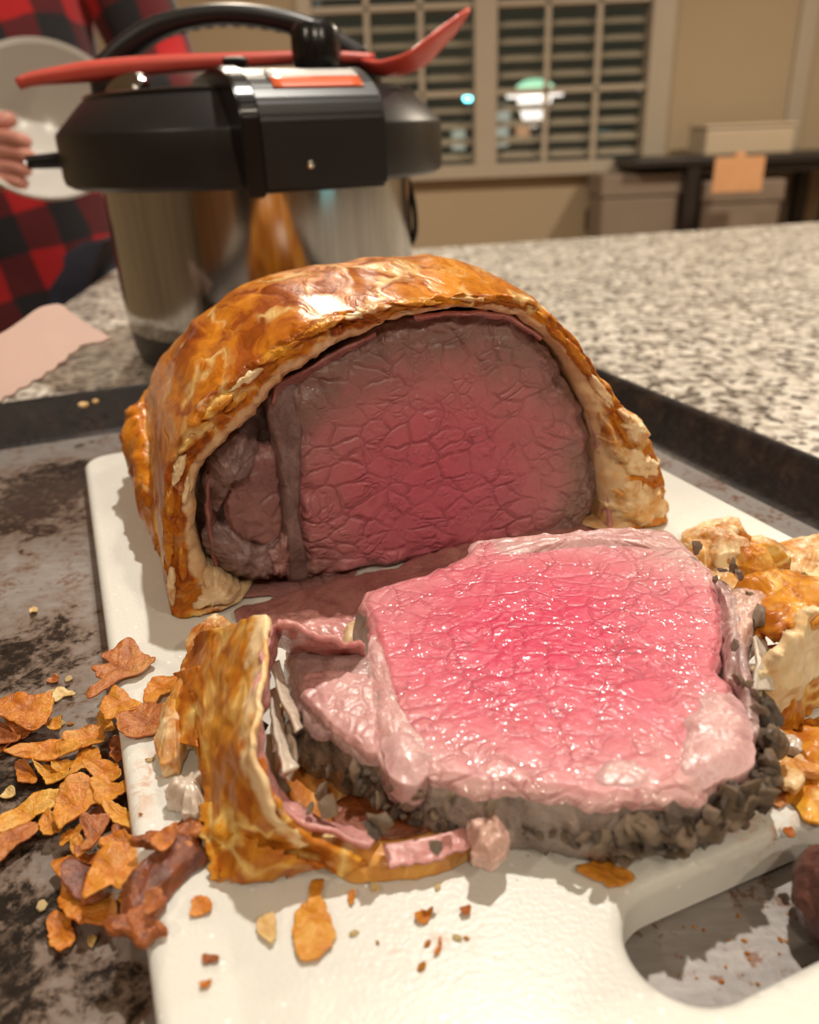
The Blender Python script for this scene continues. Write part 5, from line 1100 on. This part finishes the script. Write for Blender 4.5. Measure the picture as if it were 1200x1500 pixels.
bmesh.ops.triangulate(bm, faces=[f_ for f_ in bm.faces if len(f_.verts) > 4]); bmesh.ops.recalc_face_normals(bm, faces=bm.faces); bm_obj('blade', bm, M['knife'], knf)
h0 = np.array(kp(-150, 600)); tube('knife_handle', [kx*h0[0]+ky*h0[1]+kx*.008, kx*(h0[0]-.05)+ky*h0[1], kx*(h0[0]-.10)+ky*(h0[1]-.004)], [.010, .011, .012], [.006, .007, .007], M['knife'], knf, seg=16, n=20)

# ================================================================== PERSON in a plaid shirt, holding a white bowl
PX, PY = -.60, 1.34
per = tag(empty('person', (PX, PY, ZF)), 'person in a red and black plaid shirt at the left, holding a white bowl', 'person')
def skin(name, J, E, mat, root, sub=2, parent=per):
    me = bpy.data.meshes.new(name); keys = list(J); me.from_pydata([Vector(J[k][0])-Vector((PX, PY, ZF)) for k in keys], [(keys.index(a), keys.index(b_)) for a, b_ in E], [])
    o = link(name, me, mat, parent); md = o.modifiers.new('skin', 'SKIN'); md.use_smooth_shade = True
    for i, k in enumerate(keys):
        s_ = me.skin_vertices[0].data[i]; r = J[k][1]; s_.radius = (r, r) if not isinstance(r, tuple) else r; s_.use_root = (k == root)
    sd = o.modifiers.new('sub', 'SUBSURF'); sd.levels = sub; sd.render_levels = sub; return o
zf = ZF
hb_ = atY(22, 232, .955)        # fist on the bowl's left side
J = {'pel': ((PX, PY, .04), .125), 'bel': ((PX, PY-.005, .16), .125), 'che': ((PX, PY-.01, .34), .145), 'up': ((PX, PY, .46), .11), 'nk': ((PX, PY, .55), .055), 'hd0': ((PX, PY-.02, .63), .075), 'hd1': ((PX, PY-.03, .72), .092), 'hd2': ((PX, PY-.02, .79), .06),
     'hL': ((PX-.09, PY, -.02), .085), 'kL': ((PX-.10, PY-.02, -.45), .058), 'aL': ((PX-.10, PY, -.83), .038), 'tL': ((PX-.10, PY-.16, -.885), .032),
     'hR': ((PX+.09, PY, -.02), .085), 'kR': ((PX+.10, PY-.02, -.45), .058), 'aR': ((PX+.10, PY, -.83), .038), 'tR': ((PX+.10, PY-.16, -.885), .032),
     'sL': ((PX-.19, PY, .45), .058), 'eL': ((PX-.20, PY-.08, .18), .044), 'wL': ((PX+.05, .99, .125), .028),
     'sR': ((PX+.19, PY, .45), .058), 'eR': ((PX+.26, PY+.03, .24), .044), 'wR': ((PX+.30, 1.235, .16), .028)}
w0 = np.array(J['wL'][0]); J['pL'] = (tuple(hb_+np.array([-.045, .01, -.004])), (.017, .030))
E = [('pel', 'bel'), ('bel', 'che'), ('che', 'up'), ('up', 'nk'), ('nk', 'hd0'), ('hd0', 'hd1'), ('hd1', 'hd2'), ('pel', 'hL'), ('hL', 'kL'), ('kL', 'aL'), ('aL', 'tL'), ('pel', 'hR'), ('hR', 'kR'), ('kR', 'aR'), ('aR', 'tR'), ('up', 'sL'), ('sL', 'eL'), ('eL', 'wL'), ('wL', 'pL'), ('up', 'sR'), ('sR', 'eR'), ('eR', 'wR')]
# fingers of the visible hand, curled over the bowl's front wall; thumb over the rim
pw = np.array(J['pL'][0])
for i, (y0_, L_) in enumerate([(202, .030), (222, .033), (243, .031), (262, .024)]):
    k0 = pw+np.array([.020, -.012, .026-.016*i]); k1 = atY(14-4*i, y0_, .935); k2 = atY(36-4*abs(i-1), y0_+4, .925); k3 = atY(52-5*abs(i-1), y0_+9, .938)
    for n_, p_, r_ in (('a', k0, .0095), ('b', k1, .0088), ('c', k2, .0082), ('d', k3, .0068)): J['f%d%s' % (i, n_)] = (tuple(p_), r_)
    E += [('pL', 'f%da' % i), ('f%da' % i, 'f%db' % i), ('f%db' % i, 'f%dc' % i), ('f%dc' % i, 'f%dd' % i)]
J['t0'] = (tuple(pw+np.array([.006, -.006, .034])), .011); J['t1'] = (tuple(atY(4, 178, .945)), .0095); J['t2'] = (tuple(atY(26, 172, .955)), .0085)
E += [('pL', 't0'), ('t0', 't1'), ('t1', 't2')]
rw_ = np.array(J['wR'][0]); J['pR'] = (tuple(rw_+np.array([-.02, -.055, -.005])), (.03, .016)); E.append(('wR', 'pR'))
for i in range(4):
    k0 = np.array(J['pR'][0])+np.array([-.024+.016*i, -.028, 0]); J['g%da' % i] = (tuple(k0), .009); J['g%db' % i] = (tuple(k0+np.array([-.012, -.022, .010])), .008); J['g%dc' % i] = (tuple(k0+np.array([-.030, -.026, .006])), .007)
    E += [('pR', 'g%da' % i), ('g%da' % i, 'g%db' % i), ('g%db' % i, 'g%dc' % i)]
J['u0'] = (tuple(np.array(J['pR'][0])+np.array([-.032, -.004, .006])), .010); J['u1'] = (tuple(np.array(J['pR'][0])+np.array([-.048, -.02, .012])), .008); E += [('pR', 'u0'), ('u0', 'u1')]
skin('body', J, E, M['skin'], 'pel')
Js = {'hem': ((PX, PY, -.26), (.185, .150)), 'bel': ((PX, PY-.005, .14), (.185, .148)), 'che': ((PX, PY-.01, .34), (.190, .155)), 'up': ((PX, PY, .46), (.14, .11)), 'nk': ((PX, PY, .52), .062),
      'sL': ((PX-.19, PY, .45), .075), 'eL': ((PX-.20, PY-.08, .18), .062), 'wL': ((PX+.01, 1.035, .14), .044), 'sR': ((PX+.19, PY, .45), .075), 'eR': ((PX+.26, PY+.03, .24), .062), 'wR': ((PX+.295, 1.265, .175), .042)}
skin('plaid_shirt', Js, [('hem', 'bel'), ('bel', 'che'), ('che', 'up'), ('up', 'nk'), ('up', 'sL'), ('sL', 'eL'), ('eL', 'wL'), ('up', 'sR'), ('sR', 'eR'), ('eR', 'wR')], M['plaid'], 'hem')
Jj = {'pel': ((PX, PY, -.03), .13), 'hL': ((PX-.09, PY, -.08), .10), 'kL': ((PX-.10, PY-.02, -.45), .075), 'aL': ((PX-.10, PY, -.82), .058), 'hR': ((PX+.09, PY, -.08), .10), 'kR': ((PX+.10, PY-.02, -.45), .075), 'aR': ((PX+.10, PY, -.82), .058)}
skin('jeans', Jj, [('pel', 'hL'), ('hL', 'kL'), ('kL', 'aL'), ('pel', 'hR'), ('hR', 'kR'), ('kR', 'aR')], M['jeans'], 'pel')
lathe('hair', [(.098, -.03), (.106, .0), (.104, .04), (.085, .085), (.045, .108), (0, .112)], M['hair'], per, seg=32, loc=(0, .005, .73-ZF))
# face
def ball(name, loc, r, mat, sc=(1, 1, 1)):
    o = lathe(name, [(r*math.sin(a), -r*math.cos(a)) for a in np.linspace(0, math.pi, 9)], mat, per, seg=14, loc=loc); o.scale = sc; return o
for s_ in (-1, 1):
    ball('eye', (s_*.034, -.115, .715-ZF), .012, M['white_ceramic']); ball('ear', (s_*.092, -.02, .69-ZF), .026, M['skin'], (.4, .8, 1.2))
ball('nose', (0, -.128, .685-ZF), .016, M['skin'], (.8, 1, 1.5)); ball('mouth', (0, -.108, .645-ZF), .02, M['ham'], (1.2, .5, .4))
# bowl
bc = atY(66, 182, .975); bw = tag(empty('mixing_bowl', tuple(bc)), 'large white bowl tipped on its side in the hand of the person', 'bowl')
BS = .80
o = lathe('bowl_shell', [(r_*BS, z_*BS) for r_, z_ in [(.0, -.062), (.045, -.060), (.075, -.045), (.098, -.015), (.105, .012), (.109, .016), (.107, .020), (.101, .016), (.094, -.012), (.072, -.040), (.043, -.055), (0, -.057)]], M['white_ceramic'], bw, seg=72)
bdir = Vector((.28, -.88, .42)).normalized(); bw.rotation_euler = bdir.to_track_quat('Z', 'Y').to_euler()
o = lathe('foot_ring', [(r_*BS, z_*BS) for r_, z_ in [(.04, -.062), (.042, -.068), (.046, -.068), (.047, -.060)]], M['white_ceramic'], bw, seg=48)
